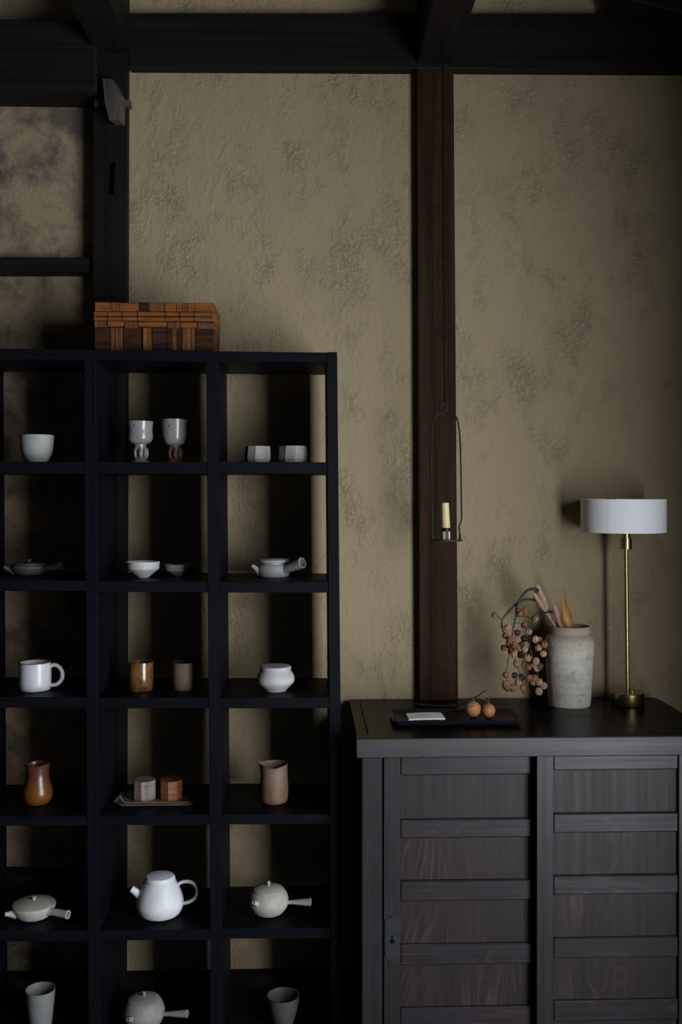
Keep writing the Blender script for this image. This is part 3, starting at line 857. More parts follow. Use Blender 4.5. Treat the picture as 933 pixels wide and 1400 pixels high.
for face in ('right', 'left'):
    ys = [-bd_ / 2 + 0.002 + i * (bd_ - 0.004) / 7 for i in range(8)]
    for i in range(7):
        strip(ys[i] + 0.0006, ys[i + 1] - 0.0006, 62, 124, 0.0015, ('weave_light', 'weave_mid')[i % 2], face=face)
        strip(ys[i] + 0.0004, ys[i + 1] - 0.0004, 130, 191, 0.004, 'weave_light', face=face, name='rim_strip')
        strip(ys[i] + 0.0006, ys[i + 1] - 0.0006, 196, 240, 0.003, ('weave_mid', 'weave_light')[i % 2], face=face)
        strip(ys[i] + 0.0006, ys[i + 1] - 0.0006, 240, 378, 0.001 + 0.001 * (i % 2), ('weave_dark', 'weave_mid')[i % 2], True, face=face)
for i in range(9):
    x0 = -bw / 2 + 0.003 + i * (bw - 0.006) / 9
    x1 = x0 + (bw - 0.006) / 9 - 0.001
    strip(x0, x1, 62, 200, 0.002, ('weave_light', 'weave_mid')[i % 2], face='back')
    strip(x0, x1, 203, 378, 0.001, ('weave_dark', 'weave_mid')[i % 2], True, face='back')
    finish(box_bm(x0, x1, -bd_ / 2 + 0.001, bd_ / 2 - 0.001, ztop - 0.005, ztop - 0.0005), 'weave_strip', M[('weave_light', 'weave_mid', 'weave_dark')[i % 3]], basket, bevel=0.0008)

# ------------------------------------------------------------------ wooden cabinet
CF = 2.57
ctop = at(700, 1008.3, CF).z
cx0, cx1 = X(487.5, 1009, CF), X(987, 1009, CF)
yF = CAM_Y + CF
yB = CAM_Y + 3.06
cab = thing('sliding_door_cabinet', ((cx0 + cx1) / 2, (yF + yB) / 2, 0), 'old dark wooden cabinet with two panelled sliding doors', 'cabinet')
def cpart(name, bm, mat, bevel=0.0015, parent=None, smooth=None):
    par = parent or cab
    off = Vector(cab.location)
    bmesh.ops.translate(bm, verts=bm.verts, vec=-off)
    return finish(bm, name, M[mat], par, bevel=bevel, smooth=smooth)
zt0 = Z(700, 1034.8, CF)
cpart('top_rail', box_bm(cx0, cx1, yF, yF + 0.035, zt0, ctop - 0.0005), 'cab_front', 0.002)
# top boards: end boards and two long boards with a joint
jx = X(757, 990, 2.62)
e0 = cx0 + 0.032
tb = [(cx0 + 0.002, e0, 'end_board'), (e0 + 0.0018, jx - 0.0008, 'top_board'), (jx + 0.0008, cx1 - 0.034, 'top_board')]
for a_, b_, nm in tb:
    cpart(nm, box_bm(a_, b_, yF + 0.0362, yB, ctop - 0.026, ctop), 'cab_top', 0.001)
# right end board with a rounded back corner
poly = [(cx1 - 0.0325, yF + 0.0362), (cx1, yF + 0.0362)] + [(cx1 - 0.03 + 0.03 * math.cos(a), yB - 0.03 + 0.03 * math.sin(a)) for a in [i * PI / 12 for i in range(7)]] + [(cx1 - 0.0325, yB)]
cpart('end_board', prism_z_bm(poly, ctop - 0.026, ctop), 'cab_top', 0.001)
cpart('front_lip', box_bm(cx0, cx1, yF + 0.0005, yF + 0.0358, ctop - 0.0004, ctop + 0.0006), 'cab_top', 0.0)
PX = px(CF)
sx0, sx1 = X(495, 1060, CF), X(523.2, 1060, CF)
rx1 = cx1 - (sx0 - cx0); rx0 = rx1 - (sx1 - sx0)
cpart('corner_post', box_bm(sx0, sx1, yF + 0.006, yF + 0.05, 0.0, zt0), 'cab_z', 0.002)
cpart('corner_post', box_bm(rx0, rx1, yF + 0.006, yF + 0.05, 0.0, zt0), 'cab_z', 0.002)
cpart('corner_post', box_bm(sx0, sx1, yB - 0.05, yB - 0.01, 0.0, ctop - 0.026), 'cab_z', 0.002)
cpart('corner_post', box_bm(rx0, rx1, yB - 0.05, yB - 0.01, 0.0, ctop - 0.026), 'cab_z', 0.002)
cpart('side_panel', box_bm(sx0 + 0.006, sx0 + 0.018, yF + 0.051, yB - 0.051, 0.05, ctop - 0.027), 'cab_z', 0.0)
cpart('side_panel', box_bm(rx1 - 0.018, rx1 - 0.006, yF + 0.051, yB - 0.051, 0.05, ctop - 0.027), 'cab_z', 0.0)
cpart('back_panel', box_bm(sx1, rx0, yB - 0.03, yB - 0.02, 0.05, ctop - 0.027), 'cab_z', 0.0)
cpart('bottom_rail', box_bm(sx1, rx0, yF + 0.008, yF + 0.08, 0.03, 0.10), 'cab_x', 0.002)
cpart('bottom_panel', box_bm(sx1, rx0, yF + 0.085, yB - 0.052, 0.05, 0.065), 'cab_x', 0.0)
cpart('track', box_bm(sx1 + 0.0005, rx0 - 0.0005, yF + 0.037, yF + 0.085, zt0 - 0.006, zt0 + 0.008), 'cab_x', 0.0)

def door(name, x0, x1, yf, rails, dref, lock=False):
    d = finish(box_bm(x0 - cab.location.x + 0.01, x1 - cab.location.x - 0.01, yf + 0.017 - cab.location.y, yf + 0.021 - cab.location.y, 0.12, zt0 - 0.012), name, M['cab_panel'], cab)
    sw_l, sw_r = 23.5 * PX, 21.5 * PX
    zlo = 0.102
    cpart('stile', box_bm(x0, x0 + sw_l, yf, yf + 0.024, zlo, zt0 - 0.0005), 'cab_z', 0.0014, d)
    cpart('stile', box_bm(x1 - sw_r, x1, yf, yf + 0.024, zlo, zt0 - 0.0005), 'cab_z', 0.0014, d)
    zs = [(Z(640, a_, dref), Z(640, b_, dref)) for a_, b_ in rails]
    zs[0] = (zt0 - 0.0006, zs[0][1])
    # two more rails below the frame of the photo
    pitch = zs[-2][0] - zs[-1][0]
    while zs[-1][1] - pitch > 0.14: zs.append((zs[-1][0] - pitch, zs[-1][1] - pitch))
    zs.append((0.155, zlo))
    for i, (zt, zbm) in enumerate(zs):
        cpart('rail', box_bm(x0 + sw_l + 0.0003, x1 - sw_r - 0.0003, yf + 0.0025, yf + 0.0165, zbm, zt), 'cab_x', 0.0030, d)
    for (za, zb_), (zc, zd) in zip(zs[:-1], zs[1:]):
        if zb_ - zc < 0.02: continue
        cpart('panel', box_bm(x0 + sw_l + 0.0005, x1 - sw_r - 0.0005, yf + 0.0125, yf + 0.0165, zc + 0.0005, zb_ - 0.0005), 'cab_panel', 0.0, d)
    return d
yR = yF + 0.010           # front track
yL = yF + 0.040           # rear track
dL = CF + 0.040; dR = CF + 0.010
xm0, xm1 = X(734.4, 1100, dR), X(755.6, 1100, dR)
lx0 = X(526.3, 1060, dL)
lx1 = xm1 - 0.002
door_l = door('sliding_door', sx1 + 0.0065, lx1, yL, [(1035, 1060), (1120.5, 1146), (1204.5, 1232), (1291.5, 1319.5), (1378, 1406)], dL)
door_r = door('sliding_door', xm0, rx0 - 0.001, yR, [(1035, 1055), (1114.5, 1141), (1200, 1226), (1286, 1313.5), (1372, 1399.5)], dR)
# lock plate on the left stile
lx, lzt, lzb = sx1 + 0.0065 + 12 * PX, Z(537, 1251, dL), Z(537, 1316.5, dL)
hw = 10.2 * PX
poly = [(lx - hw, lzb + 8 * PX), (lx - hw * 0.6, lzb + 4.5 * PX), (lx, lzb), (lx + hw * 0.6, lzb + 4.5 * PX), (lx + hw, lzb + 8 * PX),
        (lx + hw, lzt - 7 * PX), (lx + hw * 0.55, lzt - 4 * PX), (lx, lzt), (lx - hw * 0.55, lzt - 4 * PX), (lx - hw, lzt - 7 * PX)]
lock = cpart('lock_plate', prism_bm(poly, yL - 0.0025, yL + 0.0005), 'lock', 0.0006, door_l)
def lock_z(cy): return Z(537, 1230 + cy * 90 / 1400, dL)
def lock_x(cx): return lx + (cx - 425) * 60 / 933 * PX
for cx, cy in ((320, 452), (535, 470), (420, 375), (325, 680), (510, 690), (300, 975), (525, 985), (310, 1200), (508, 1222), (428, 1285)):
    bm = lathe_bm([(0, 0), (1.25 * PX, 0), (1.0 * PX, 0.7 * PX), (0.5 * PX, 1.0 * PX), (0, 1.05 * PX)], 10, mtx=axis_mtx((lock_x(cx), yL - 0.0024, lock_z(cy)), (0, -1, 0)))
    o = finish(bm, 'rivet', M['lock'], lock, smooth=50)
    for v_ in o.data.vertices: v_.co -= Vector(cab.location)
kh = [(395, 760), (440, 760), (440, 850), (485, 862), (485, 890), (450, 922), (395, 922), (355, 870), (395, 850)]
bm = prism_bm([(lock_x(a_), lock_z(b_)) for a_, b_ in kh], yL - 0.0031, yL - 0.0022)
o = finish(bm, 'keyhole', M['dark'], lock)
for v_ in o.data.vertices: v_.co -= Vector(cab.location)

def on_top(u, v):
    """point of the cabinet top under pixel (u, v)"""
    d = (CAM_Z - ctop) * F / (v - HORIZON)
    p_ = at(u, v, d); p_.z = ctop + 0.0008
    return p_

# ------------------------------------------------------------------ things on the cabinet
# brass lamp
lb = on_top(858.5, 966); LDp = lb.y - CAM_Y; p = px(LDp)
lamp = thing('table_lamp', lb, 'slim brass table lamp with a white paper drum shade, unlit', 'lamp')
finish(lathe_bm([(0, 0), (22.5 * p, 0), (23 * p, 0.8 * p), (23 * p, 16.5 * p), (22.3 * p, 17.3 * p), (0, 17.6 * p)], 56), 'base', M['brass'], lamp, smooth=35)
zsock0 = at(855, 751, LDp).z - lb.z; zsock1 = at(855, 728, LDp).z - lb.z
ldx = -2.2 * p
finish(tube_bm([(0, 0, 17 * p), (ldx, 0, zsock0 + 0.004)], 2.9 * p, 16), 'pole', M['brass'], lamp, smooth=60)
finish(lathe_bm([(0, zsock0), (3.5 * p, zsock0), (8 * p, zsock0 + 0.4 * p), (8 * p, zsock0 + 15.5 * p), (6 * p, zsock0 + 16 * p), (6 * p, zsock1 + 14 * p), (0, zsock1 + 14 * p)], 32, mtx=Matrix.Translation((ldx, 0, 0))), 'socket', M['brass'], lamp, smooth=35)
zsh0 = at(852, 727.3, LDp).z - lb.z; zsh1 = at(852, 682.3, LDp).z - lb.z
sr = 57.3 * p
shx = at(852.5, 700, LDp).x - lb.x
sh = finish(lathe_bm([(sr, zsh0), (sr, zsh1), (sr - 0.0015, zsh1), (sr - 0.0015, zsh0), (sr, zsh0)], 96, mtx=Matrix.Translation((shx, 0, 0))), 'lamp_shade', M['shade'], lamp, smooth=35)
a0 = math.radians(-128)
bm = bmesh.new()
segs = [a0 + math.radians(7) * k / 4 for k in range(5)]
rin, rout = sr + 0.0001, sr + 0.0004
vv = [[bm.verts.new((shx + r_ * math.cos(a), r_ * math.sin(a), z_)) for (r_, z_) in ((rin, zsh0), (rout, zsh0), (rout, zsh1), (rin, zsh1))] for a in segs]
for A_, B_ in zip(vv[:-1], vv[1:]):
    for k in range(4): bm.faces.new([A_[k], A_[(k + 1) % 4], B_[(k + 1) % 4], B_[k]])
bm.faces.new(vv[0]); bm.faces.new(list(reversed(vv[-1])))
finish(bm, 'shade_seam', M['shade'], sh)
for a in (10, 130, 250):
    dv = direction(a)
    finish(tube_bm([Vector((ldx, 0, zsh0 - 0.002)) + dv * 5 * p, Vector((shx, 0, zsh0 + 0.001)) + dv * (sr - 0.002)], 0.0013, 8), 'shade_arm', M['brass'], lamp, smooth=60)
finish(lathe_bm([(0, 0), (1.6 * p, 0), (1.6 * p, 1.2 * p), (0.6 * p, 1.4 * p), (0.6 * p, 5 * p), (0, 5 * p)], 12, mtx=Matrix.Translation((2.6 * p, -12 * p, 17.4 * p))), 'switch', M['chrome'], lamp, smooth=50)

# stoneware jar
jb = on_top(779, 965.3); JD = jb.y - CAM_Y; p = px(JD)
jar = thing('stoneware_jar', jb, 'tall chalky stoneware jar with a short collar holding dried stems', 'jar')
prof = sm([(27.5 * p, 0), (28.6 * p, 1.5 * p), (30 * p, 25 * p), (32 * p, 55 * p), (33.4 * p, 78 * p), (33.3 * p, 87 * p), (31 * p, 93.5 * p), (27.4 * p, 97 * p)], 5)
prof += [(26.8 * p, 98.2 * p), (27.8 * p, 99 * p), (28.2 * p, 106.5 * p), (27.6 * p, 108 * p), (26 * p, 108 * p), (25.3 * p, 106 * p), (25 * p, 97 * p), (28 * p, 88 * p), (26 * p, 20 * p), (0, 15 * p)]
finish(lathe_bm([(0, 0.001)] + prof, 72, rfun=lambda a, r, z: (r * (1 + 0.006 * math.sin(3 * a) + 0.004 * math.sin(z * 90 + a)), z)), 'body', M['jar'], jar, smooth=45)

# dried branch: three cut stalks, arching dark stems, hanging seed pods
def cp(cx, cy, d):      # pixel of the enlarged crop -> world
    return at(660 + cx * 170 / 933, 780 + cy * 200 / 1098, d - 0.085)
br_base = Vector((jb.x - 6 * p, jb.y, jb.z + 20 * p))
branch = thing('dried_seed_branch', br_base, 'dried branch of tan stalks with drooping brown seed pods, leaning out of the jar', 'dried flowers')
def bl(v): return v - br_base
def stalk(top, bot, w, d0, d1, rot):
    a_, b_ = cp(bot[0], bot[1], d0), cp(top[0], top[1], d1)
    dv = b_ - a_
    low = a_ - dv.normalized() * 0.10 + Vector((0.012, 0, 0))
    L = dv.length
    ww = w * 1.25 * 0.182 * px(JD)
    prof = [(0, 0), (ww * 0.20, 0), (ww * 0.28, L * 0.35), (ww * 0.50, L * 0.72), (ww * 0.46, L * 0.92), (ww * 0.34, L), (ww * 0.26, L * 0.985), (ww * 0.34, L * 0.8), (0, L * 0.6)]
    o = finish(lathe_bm(prof, 18, mtx=axis_mtx(bl(a_), dv) @ Matrix.Rotation(rot, 4, 'Z'), squash=(1, 0.75), rfun=lambda a, r, z: (r * (1 - 0.18 * max(0, math.cos(a))), z + (0.008 * math.cos(a) if z > L * 0.9 else 0))), 'stalk', M['stalk'], branch, smooth=50)
    finish(tube_bm([bl(low), bl(a_ + dv * 0.05)], [ww * 0.16, ww * 0.20], 10), 'stalk', M['stalk'], branch, smooth=50)
stalk((405, 112), (548, 432), 54, 3.045, 3.005, 0.5)
stalk((390, 182), (556, 436), 48, 3.03, 2.985, -0.3)
stalk((538, 272), (590, 436), 46, 3.02, 3.00, 0.2)
stem_defs = [
    ([(418, 150, 3.0), (385, 138, 2.99), (335, 150, 2.98), (290, 205, 2.97), (258, 275, 2.965), (250, 345, 2.96), (232, 430, 2.96), (222, 520, 2.96), (240, 620, 2.955), (255, 700, 2.955), (285, 780, 2.95), (300, 840, 2.95)], (2.2, 0.7)),
    ([(420, 235, 3.01), (385, 222, 3.0), (320, 218, 2.99), (250, 255, 2.98), (190, 315, 2.97), (148, 375, 2.96), (150, 440, 2.96), (185, 520, 2.955), (200, 600, 2.955), (190, 700, 2.95), (180, 800, 2.95), (205, 860, 2.95)], (1.9, 0.6)),
    ([(520, 310, 3.02), (475, 315, 3.0), (440, 340, 2.985), (415, 390, 2.975), (370, 425, 2.97), (355, 500, 2.965), (365, 600, 2.96), (385, 690, 2.955), (415, 780, 2.95), (425, 850, 2.945)], (1.7, 0.6)),
    ([(355, 500, 2.965), (400, 560, 2.955), (430, 600, 2.95), (450, 640, 2.95)], (0.8, 0.6)),
    ([(148, 375, 2.96), (115, 345, 2.955), (95, 338, 2.95)], (0.8, 0.6)),
    ([(365, 600, 2.96), (330, 700, 2.955), (330, 780, 2.95), (345, 820, 2.95), (300, 870, 2.95)], (0.8, 0.6)),
]
stem_pts = []
for pts, (ra, rb) in stem_defs:
    c_ = [bl(v) for v in catmull([cp(x, y, d) for x, y, d in pts], 5)]
    stem_pts += c_
    n_ = len(c_)
    rad = [(ra + (rb - ra) * min(1.0, i / (n_ * 0.75))) * px(JD) for i in range(n_)]
    finish(tube_bm(c_, rad, 8), 'stem', M['twig'], branch, smooth=60)
pods = [(90, 335, 'r'), (280, 325, 'r'), (318, 305, 'l'), (395, 365, 'l'), (312, 408, 'r'), (190, 432, 'p'), (350, 458, 'p'), (172, 490, 'r'), (262, 468, 'd'), (262, 515, 'o'),
        (312, 512, 'd'), (205, 525, 'l'), (395, 515, 'p'), (424, 520, 'o'), (465, 555, 'r'), (420, 578, 'p'), (455, 625, 'p'), (265, 577, 'r'), (240, 558, 'r'), (325, 558, 'o'),
        (318, 590, 'p'), (160, 580, 'd'), (235, 630, 'p'), (285, 632, 'd'), (340, 655, 'p'), (400, 680, 'o'), (255, 702, 'l'), (315, 715, 'l'), (408, 730, 'o'), (372, 702, 'r'),
        (345, 722, 'r'), (175, 785, 'r'), (243, 787, 'd'), (295, 800, 'd'), (345, 808, 'l'), (392, 808, 'r'), (378, 840, 'r'), (423, 836, 'p'), (461, 865, 'o'), (423, 907, 'o'),
        (180, 865, 'l'), (225, 882, 'r'), (268, 842, 'p'), (305, 885, 'l'), (215, 600, 'd'), (200, 560, 'd'), (290, 560, 'd'), (430, 720, 'd')]
def pod_mesh(kind, mat):
    R_ = 0.0098
    bm = bmesh.new()
    if kind == 'o':      # split open: a ring of husk around a grey core
        lathe_bm([(0, -R_ * 0.7), (R_ * 0.75, -R_ * 0.5), (R_, 0.1 * R_), (R_ * 0.85, R_ * 0.45), (R_ * 0.62, R_ * 0.35), (0, R_ * 0.1)], 12, bm)
        m2 = bmesh.new()
        return bm
    lob = 3
    prof = {'r': [(0, -1), (0.55, -0.85), (0.95, -0.2), (0.9, 0.4), (0.5, 0.85), (0, 1.05)],
            'p': [(0, -1), (0.6, -0.8), (0.98, -0.15), (0.92, 0.45), (0.5, 0.9), (0, 1.0)],
            'd': [(0, -1), (0.6, -0.8), (0.95, -0.15), (0.9, 0.4), (0.5, 0.85), (0, 1.0)],
            'l': [(0, -1.5), (0.45, -1.15), (0.85, -0.2), (0.8, 0.5), (0.4, 1.1), (0, 1.4)]}[kind]
    lathe_bm([(r * R_, z * R_) for r, z in prof], 24, bm, rfun=lambda a, r, z: (r * (0.74 + 0.28 * abs(math.cos(lob * a)) ** 0.5), z))
    return bm
protos = {}
def pod_proto(kind):
    mt = {'r': 'pod', 'p': 'pod_pale', 'd': 'pod_dark', 'l': 'pod', 'o': 'pod_pale'}[kind]
    bm = pod_mesh(kind, mt)
    bmesh.ops.recalc_face_normals(bm, faces=bm.faces)
    me = bpy.data.meshes.new('seed_pod')
    bm.to_mesh(me); bm.free()
    me.shade_smooth(); me.set_sharp_from_angle(angle=math.radians(40))
    me.materials.append(M[mt])
    core = None
    if kind == 'o':
        bm = lathe_bm([(0, 0.002), (0.0045, 0.0025), (0.0055, 0.0045), (0.003, 0.0062), (0, 0.0056)], 8)
        bmesh.ops.recalc_face_normals(bm, faces=bm.faces)
        core = bpy.data.meshes.new('pod_core')
        bm.to_mesh(core); bm.free()
        core.materials.append(M['pod_core'])
    return me, core
ped = bmesh.new()
for i, (cx, cy, k) in enumerate(pods):
    if k not in protos: protos[k] = pod_proto(k)
    me, core = protos[k]
    pos = bl(cp(cx, cy, 2.935 + random.uniform(-0.02, 0.02) + (0.03 if k == 'd' else 0)))
    o = bpy.data.objects.new('seed_pod', me)
    COL.objects.link(o); o.parent = branch; o.location = pos
    s_ = random.uniform(0.98, 1.25) * (1.25 if (cx, cy) in ((180, 865),) else 1.0)
    o.scale = (s_, s_, s_)
    if k == 'o': dv = Vector((random.uniform(-0.4, 0.4), -1, random.uniform(-0.3, 0.3)))
    elif cx == 90: dv = Vector((-1, -0.4, -0.05))
    elif k == 'l': dv = Vector((random.uniform(-0.7, 0.7), random.uniform(-0.5, 0.1), 1))
    else: dv = Vector((random.uniform(-0.6, 0.6), random.uniform(-0.9, 0.1), random.choice((1, -1)) * random.uniform(0.3, 1)))
    o.rotation_euler = (dv.to_track_quat('Z', 'Y').to_matrix() @ Matrix.Rotation(random.uniform(0, 6), 3, 'Z')).to_euler()
    if core:
        c_ = bpy.data.objects.new('pod_core', core)
        COL.objects.link(c_); c_.parent = o
    near = min(stem_pts, key=lambda q_: (q_ - pos).length + max(0, pos.z - q_.z) * 0.5)
    mid = (near + pos) / 2 + Vector((0, 0, 0.004))
    tube_bm([near, mid, pos], [0.0011, 0.0009, 0.0009], 5, ped)
finish(ped, 'twigs', M['twig'], branch, smooth=60)

# amber leaf in the jar
def leaf_shape(name, spine, widths, mat, twist, parent_loc, label, cat, thick=0.0012, curl=0.25):
    bm = bmesh.new()
    rows = []
    nx = 5
    for i, (s_, w_) in enumerate(zip(spine, widths)):
        tw = twist[0] + (twist[1] - twist[0]) * i / (len(spine) - 1)
        side = Vector((math.cos(tw), math.sin(tw), 0)); nrm = Vector((-math.sin(tw), math.cos(tw), 0))
        rows.append([bm.verts.new(s_ + side * w_ * (k / (nx - 1) - 0.5) * 2 + nrm * (w_ * curl * ((k / (nx - 1) - 0.5) * 2) ** 2)) for k in range(nx)])
    for A_, B_ in zip(rows[:-1], rows[1:]):
        for k in range(nx - 1): bm.faces.new([A_[k], A_[k + 1], B_[k + 1], B_[k]])
    o = tag(finish(bm, name, mat, None, parent_loc, 60), label, cat)
    md = o.modifiers.new('thickness', 'SOLIDIFY'); md.thickness = thick; md.offset = 0
    return o
lf0 = cp(640, 470, 3.03)
spine = catmull([cp(x, y, 3.03) - lf0 for x, y in ((648, 470), (645, 425), (640, 370), (632, 320), (618, 260), (614, 200), (603, 128))], 3)
n_ = len(spine)
wds = [ (0.2 + 0.8 * math.sin(min(1, i / (n_ * 0.42)) * PI / 2)) * (1 - max(0, (i / n_ - 0.35) / 0.65)) ** 0.85 * 44 * 0.182 * px(3.03) + 0.0003 for i in range(n_)]
leaf_shape('dried_leaf', spine, wds, M['leaf'], (-0.3, 0.9), lf0, 'single pointed amber leaf standing in the stoneware jar', 'leaf')

# black tray, cards, dried fruit
TB = 2.745
t_fl, t_fr = on_top(537, 996.5), on_top(715, 993.5)
t_bl = on_top(529, 976); t_br = on_top(702, 976)
ty0 = (t_fl.y + t_fr.y) / 2; ty1 = ty0 + 0.155
tx0, tx1 = t_fl.x + 0.003, t_fr.x
tc = Vector(((tx0 + tx1) / 2, (ty0 + ty1) / 2, ctop + 0.0008))
def round_rect(x0, x1, y0, y1, r, n=5):
    out = []
    for cx_, cy_, a0_ in ((x1 - r, y0 + r, -PI / 2), (x1 - r, y1 - r, 0), (x0 + r, y1 - r, PI / 2), (x0 + r, y0 + r, PI)):
        for i in range(n + 1):
            a = a0_ + PI / 2 * i / n
            out.append((cx_ + r * math.cos(a), cy_ + r * math.sin(a)))
    return out
hw_, hd_ = (tx1 - tx0) / 2, (ty1 - ty0) / 2
bm = bmesh.new()
lv = [(0.010, 0.0), (0.004, 0.004), (0.0, 0.014), (0.002, 0.0155), (0.006, 0.0145), (0.013, 0.0075)]
rings = [[bm.verts.new((x, y, z)) for x, y in round_rect(-hw_ + i_, hw_ - i_, -hd_ + i_, hd_ - i_, max(0.016 - i_ * 0.4, 0.006))] for i_, z in lv]
for A_, B_ in zip(rings[:-1], rings[1:]):
    for k in range(len(A_)): bm.faces.new([A_[k], A_[(k + 1) % len(A_)], B_[(k + 1) % len(B_)], B_[k]])
bm.faces.new(list(reversed(rings[0]))); bm.faces.new(rings[-1])
tag(finish(bm, 'lacquer_tray', M['black_tray'], None, tc, 40), 'long black rounded tray on the cabinet top', 'tray')

def on_tray(u, v, h=0.0083):
    d = (CAM_Z - (tc.z + h)) * F / (v - HORIZON)
    q_ = at(u, v, d); q_.z = tc.z + h
    return q_
c00, c10, c11, c01 = on_tray(559, 986.3), on_tray(609, 985.4), on_tray(602.5, 977.3), on_tray(555.2, 978)
cc = (c00 + c10 + c11 + c01) / 4
for i in range(4):
    q_ = []
    j = (i - 1.5) * 0.0006
    for v_ in (c00, c10, c11, c01): q_.append(v_ - cc + Vector((j, -j, 0)))
    bm = bmesh.new()
    lo_z, hi_z = i * 0.0011, i * 0.0011 + 0.0010
    # a slight bow along the length
    N = 6
    def rowz(t): return 0.0012 * (1 - (2 * t - 1) ** 2) * (1 if i else 1)
    top, botm = [], []
    for s_ in range(N + 1):
        t_ = s_ / N
        f_ = q_[0].lerp(q_[1], t_); b_ = q_[3].lerp(q_[2], t_)
        z_ = rowz(t_)
        top.append([bm.verts.new((f_.x, f_.y, hi_z + z_)), bm.verts.new((b_.x, b_.y, hi_z + z_))])
        botm.append([bm.verts.new((f_.x, f_.y, lo_z + z_)), bm.verts.new((b_.x, b_.y, lo_z + z_))])
    for s_ in range(N):
        bm.faces.new([top[s_][0], top[s_ + 1][0], top[s_ + 1][1], top[s_][1]])
        bm.faces.new([botm[s_][0], botm[s_][1], botm[s_ + 1][1], botm[s_ + 1][0]])
        bm.faces.new([botm[s_][0], botm[s_ + 1][0], top[s_ + 1][0], top[s_][0]])
        bm.faces.new([botm[s_][1], top[s_][1], top[s_ + 1][1], botm[s_ + 1][1]])
    bm.faces.new([botm[0][0], top[0][0], top[0][1], botm[0][1]])
    bm.faces.new([botm[N][0], botm[N][1], top[N][1], top[N][0]])
    card = tag(finish(bm, 'card', M['card'], None, cc, 30), ('bottom white card of the small stack on the black tray', 'white card second from the bottom of the stack on the black tray', 'white card just under the printed top card on the black tray', 'white name card, topmost of the stack on the black tray, faint printed letters')[i], 'card', 'cards on the tray')
ux = (c10 - c00).normalized(); uy = (c01 - c00).normalized()
mark = bmesh.new()
zc = 3 * 0.0011 + 0.0010 + 0.0013
for k in range(5):       # faint row of letters, too small to read in the photo
    o_ = ux * (k - 2) * 0.0065 + uy * 0.004 + Vector((0, 0, zc))
    for (a_, b_) in (((-0.0018, -0.002), (-0.0010, 0.002)), ((0.0008, -0.002), (0.0016, 0.002)), ((-0.0010, -0.0004 + 0.001 * (k % 3 - 1)), (0.0008, 0.0006 + 0.001 * (k % 3 - 1)))):
        q4 = [o_ + ux * x_ + uy * y_ for x_, y_ in ((a_[0], a_[1]), (b_[0], a_[1]), (b_[0], b_[1]), (a_[0], b_[1]))]
        hexa(mark, q4, [v_ + Vector((0, 0, 0.00015)) for v_ in q4])
finish(mark, 'lettering', M['ink'], card)

def fruit(u, v, r, label, seed):
    p0 = on_tray(u, v)
    p_ = px(p0.y - CAM_Y)
    t = thing('dried_fruit', p0, label, 'dried fruit', 'dried fruits on the tray')
    R_ = r * p_
    random.seed(seed)
    ph = [random.uniform(0, 6) for _ in range(4)]
    prof = [(R_ * math.sin(a), R_ * (1 - math.cos(a)) * 1.03) for a in [PI * i / 16 for i in range(17)]]
    prof[0] = (0, 0); prof[-1] = (0, prof[-1][1])
    finish(lathe_bm(prof, 28, rfun=lambda a, rr, z: (rr * (1 + 0.03 * math.sin(2 * a + ph[0]) + 0.02 * math.sin(3 * a + ph[1] + z * 120)), z)), 'flesh', M['gourd'], t, smooth=60)
    zt = R_ * 2.04
    finish(lathe_bm([(0, zt - 0.3 * R_), (0.26 * R_, zt - 0.06 * R_), (0.16 * R_, zt + 0.03 * R_), (0.10 * R_, zt + 0.16 * R_), (0, zt + 0.18 * R_)], 10, rfun=lambda a, rr, z: (rr * (1 + 0.25 * math.cos(4 * a)), z)), 'calyx', M['gourd_stem'], t, smooth=60)
    return t, R_, zt
t1, R1, zt1 = fruit(647, 982, 10.8, 'larger freckled orange dried fruit on the black tray', 1)
t2, R2, zt2 = fruit(668, 983, 9.7, 'smaller orange dried fruit with a thin stalk beside the larger one', 2)
finish(tube_bm(catmull([(0, 0, zt2 + 0.1 * R2), (-0.004, 0, zt2 + 0.008), (-0.012, 0, zt2 + 0.012), (-0.022, 0.002, zt2 + 0.014)], 4), [0.0011] * 13, 6), 'stalk', M['gourd_stem'], t2, smooth=60)
finish(tube_bm(catmull([(0.001, 0, zt2 + 0.1 * R2), (0.002, 0, zt2 + 0.008), (0.001, 0.001, zt2 + 0.016)], 4), [0.0009] * 9, 6), 'stalk', M['gourd_stem'], t2, smooth=60)
finish(tube_bm(catmull([(0, 0, zt1 + 0.1 * R1), (0.003, 0, zt1 + 0.005), (-0.002, 0, zt1 + 0.008)], 4), [0.0013] * 9, 6), 'stalk', M['gourd_stem'], t1, smooth=60)

# long dark curved pod lying behind the tray
pp = [at(548, 957, 2.98), at(566, 961.5, 2.96), at(590, 965, 2.94), at(612, 965.5, 2.93), at(632, 961.5, 2.92), at(650, 953.5, 2.92), at(667, 942, 2.92)]
for q_ in pp: q_.z = max(q_.z, ctop + 0.005)
o0 = pp[2].copy(); o0.z = ctop + 0.0008
c_ = [q_ - o0 for q_ in catmull(pp, 5)]
n_ = len(c_)
rad = [0.0012 + 0.0052 * math.sin(PI * min(1, (i + 1) / n_) ** 1.2) for i in range(n_)]
tag(finish(tube_bm(c_, rad, 10, flat=0.55), 'curved_seed_pod', M['twig'], None, o0, 60), 'long black curved seed pod lying behind the tray, tip raised', 'seed pod')

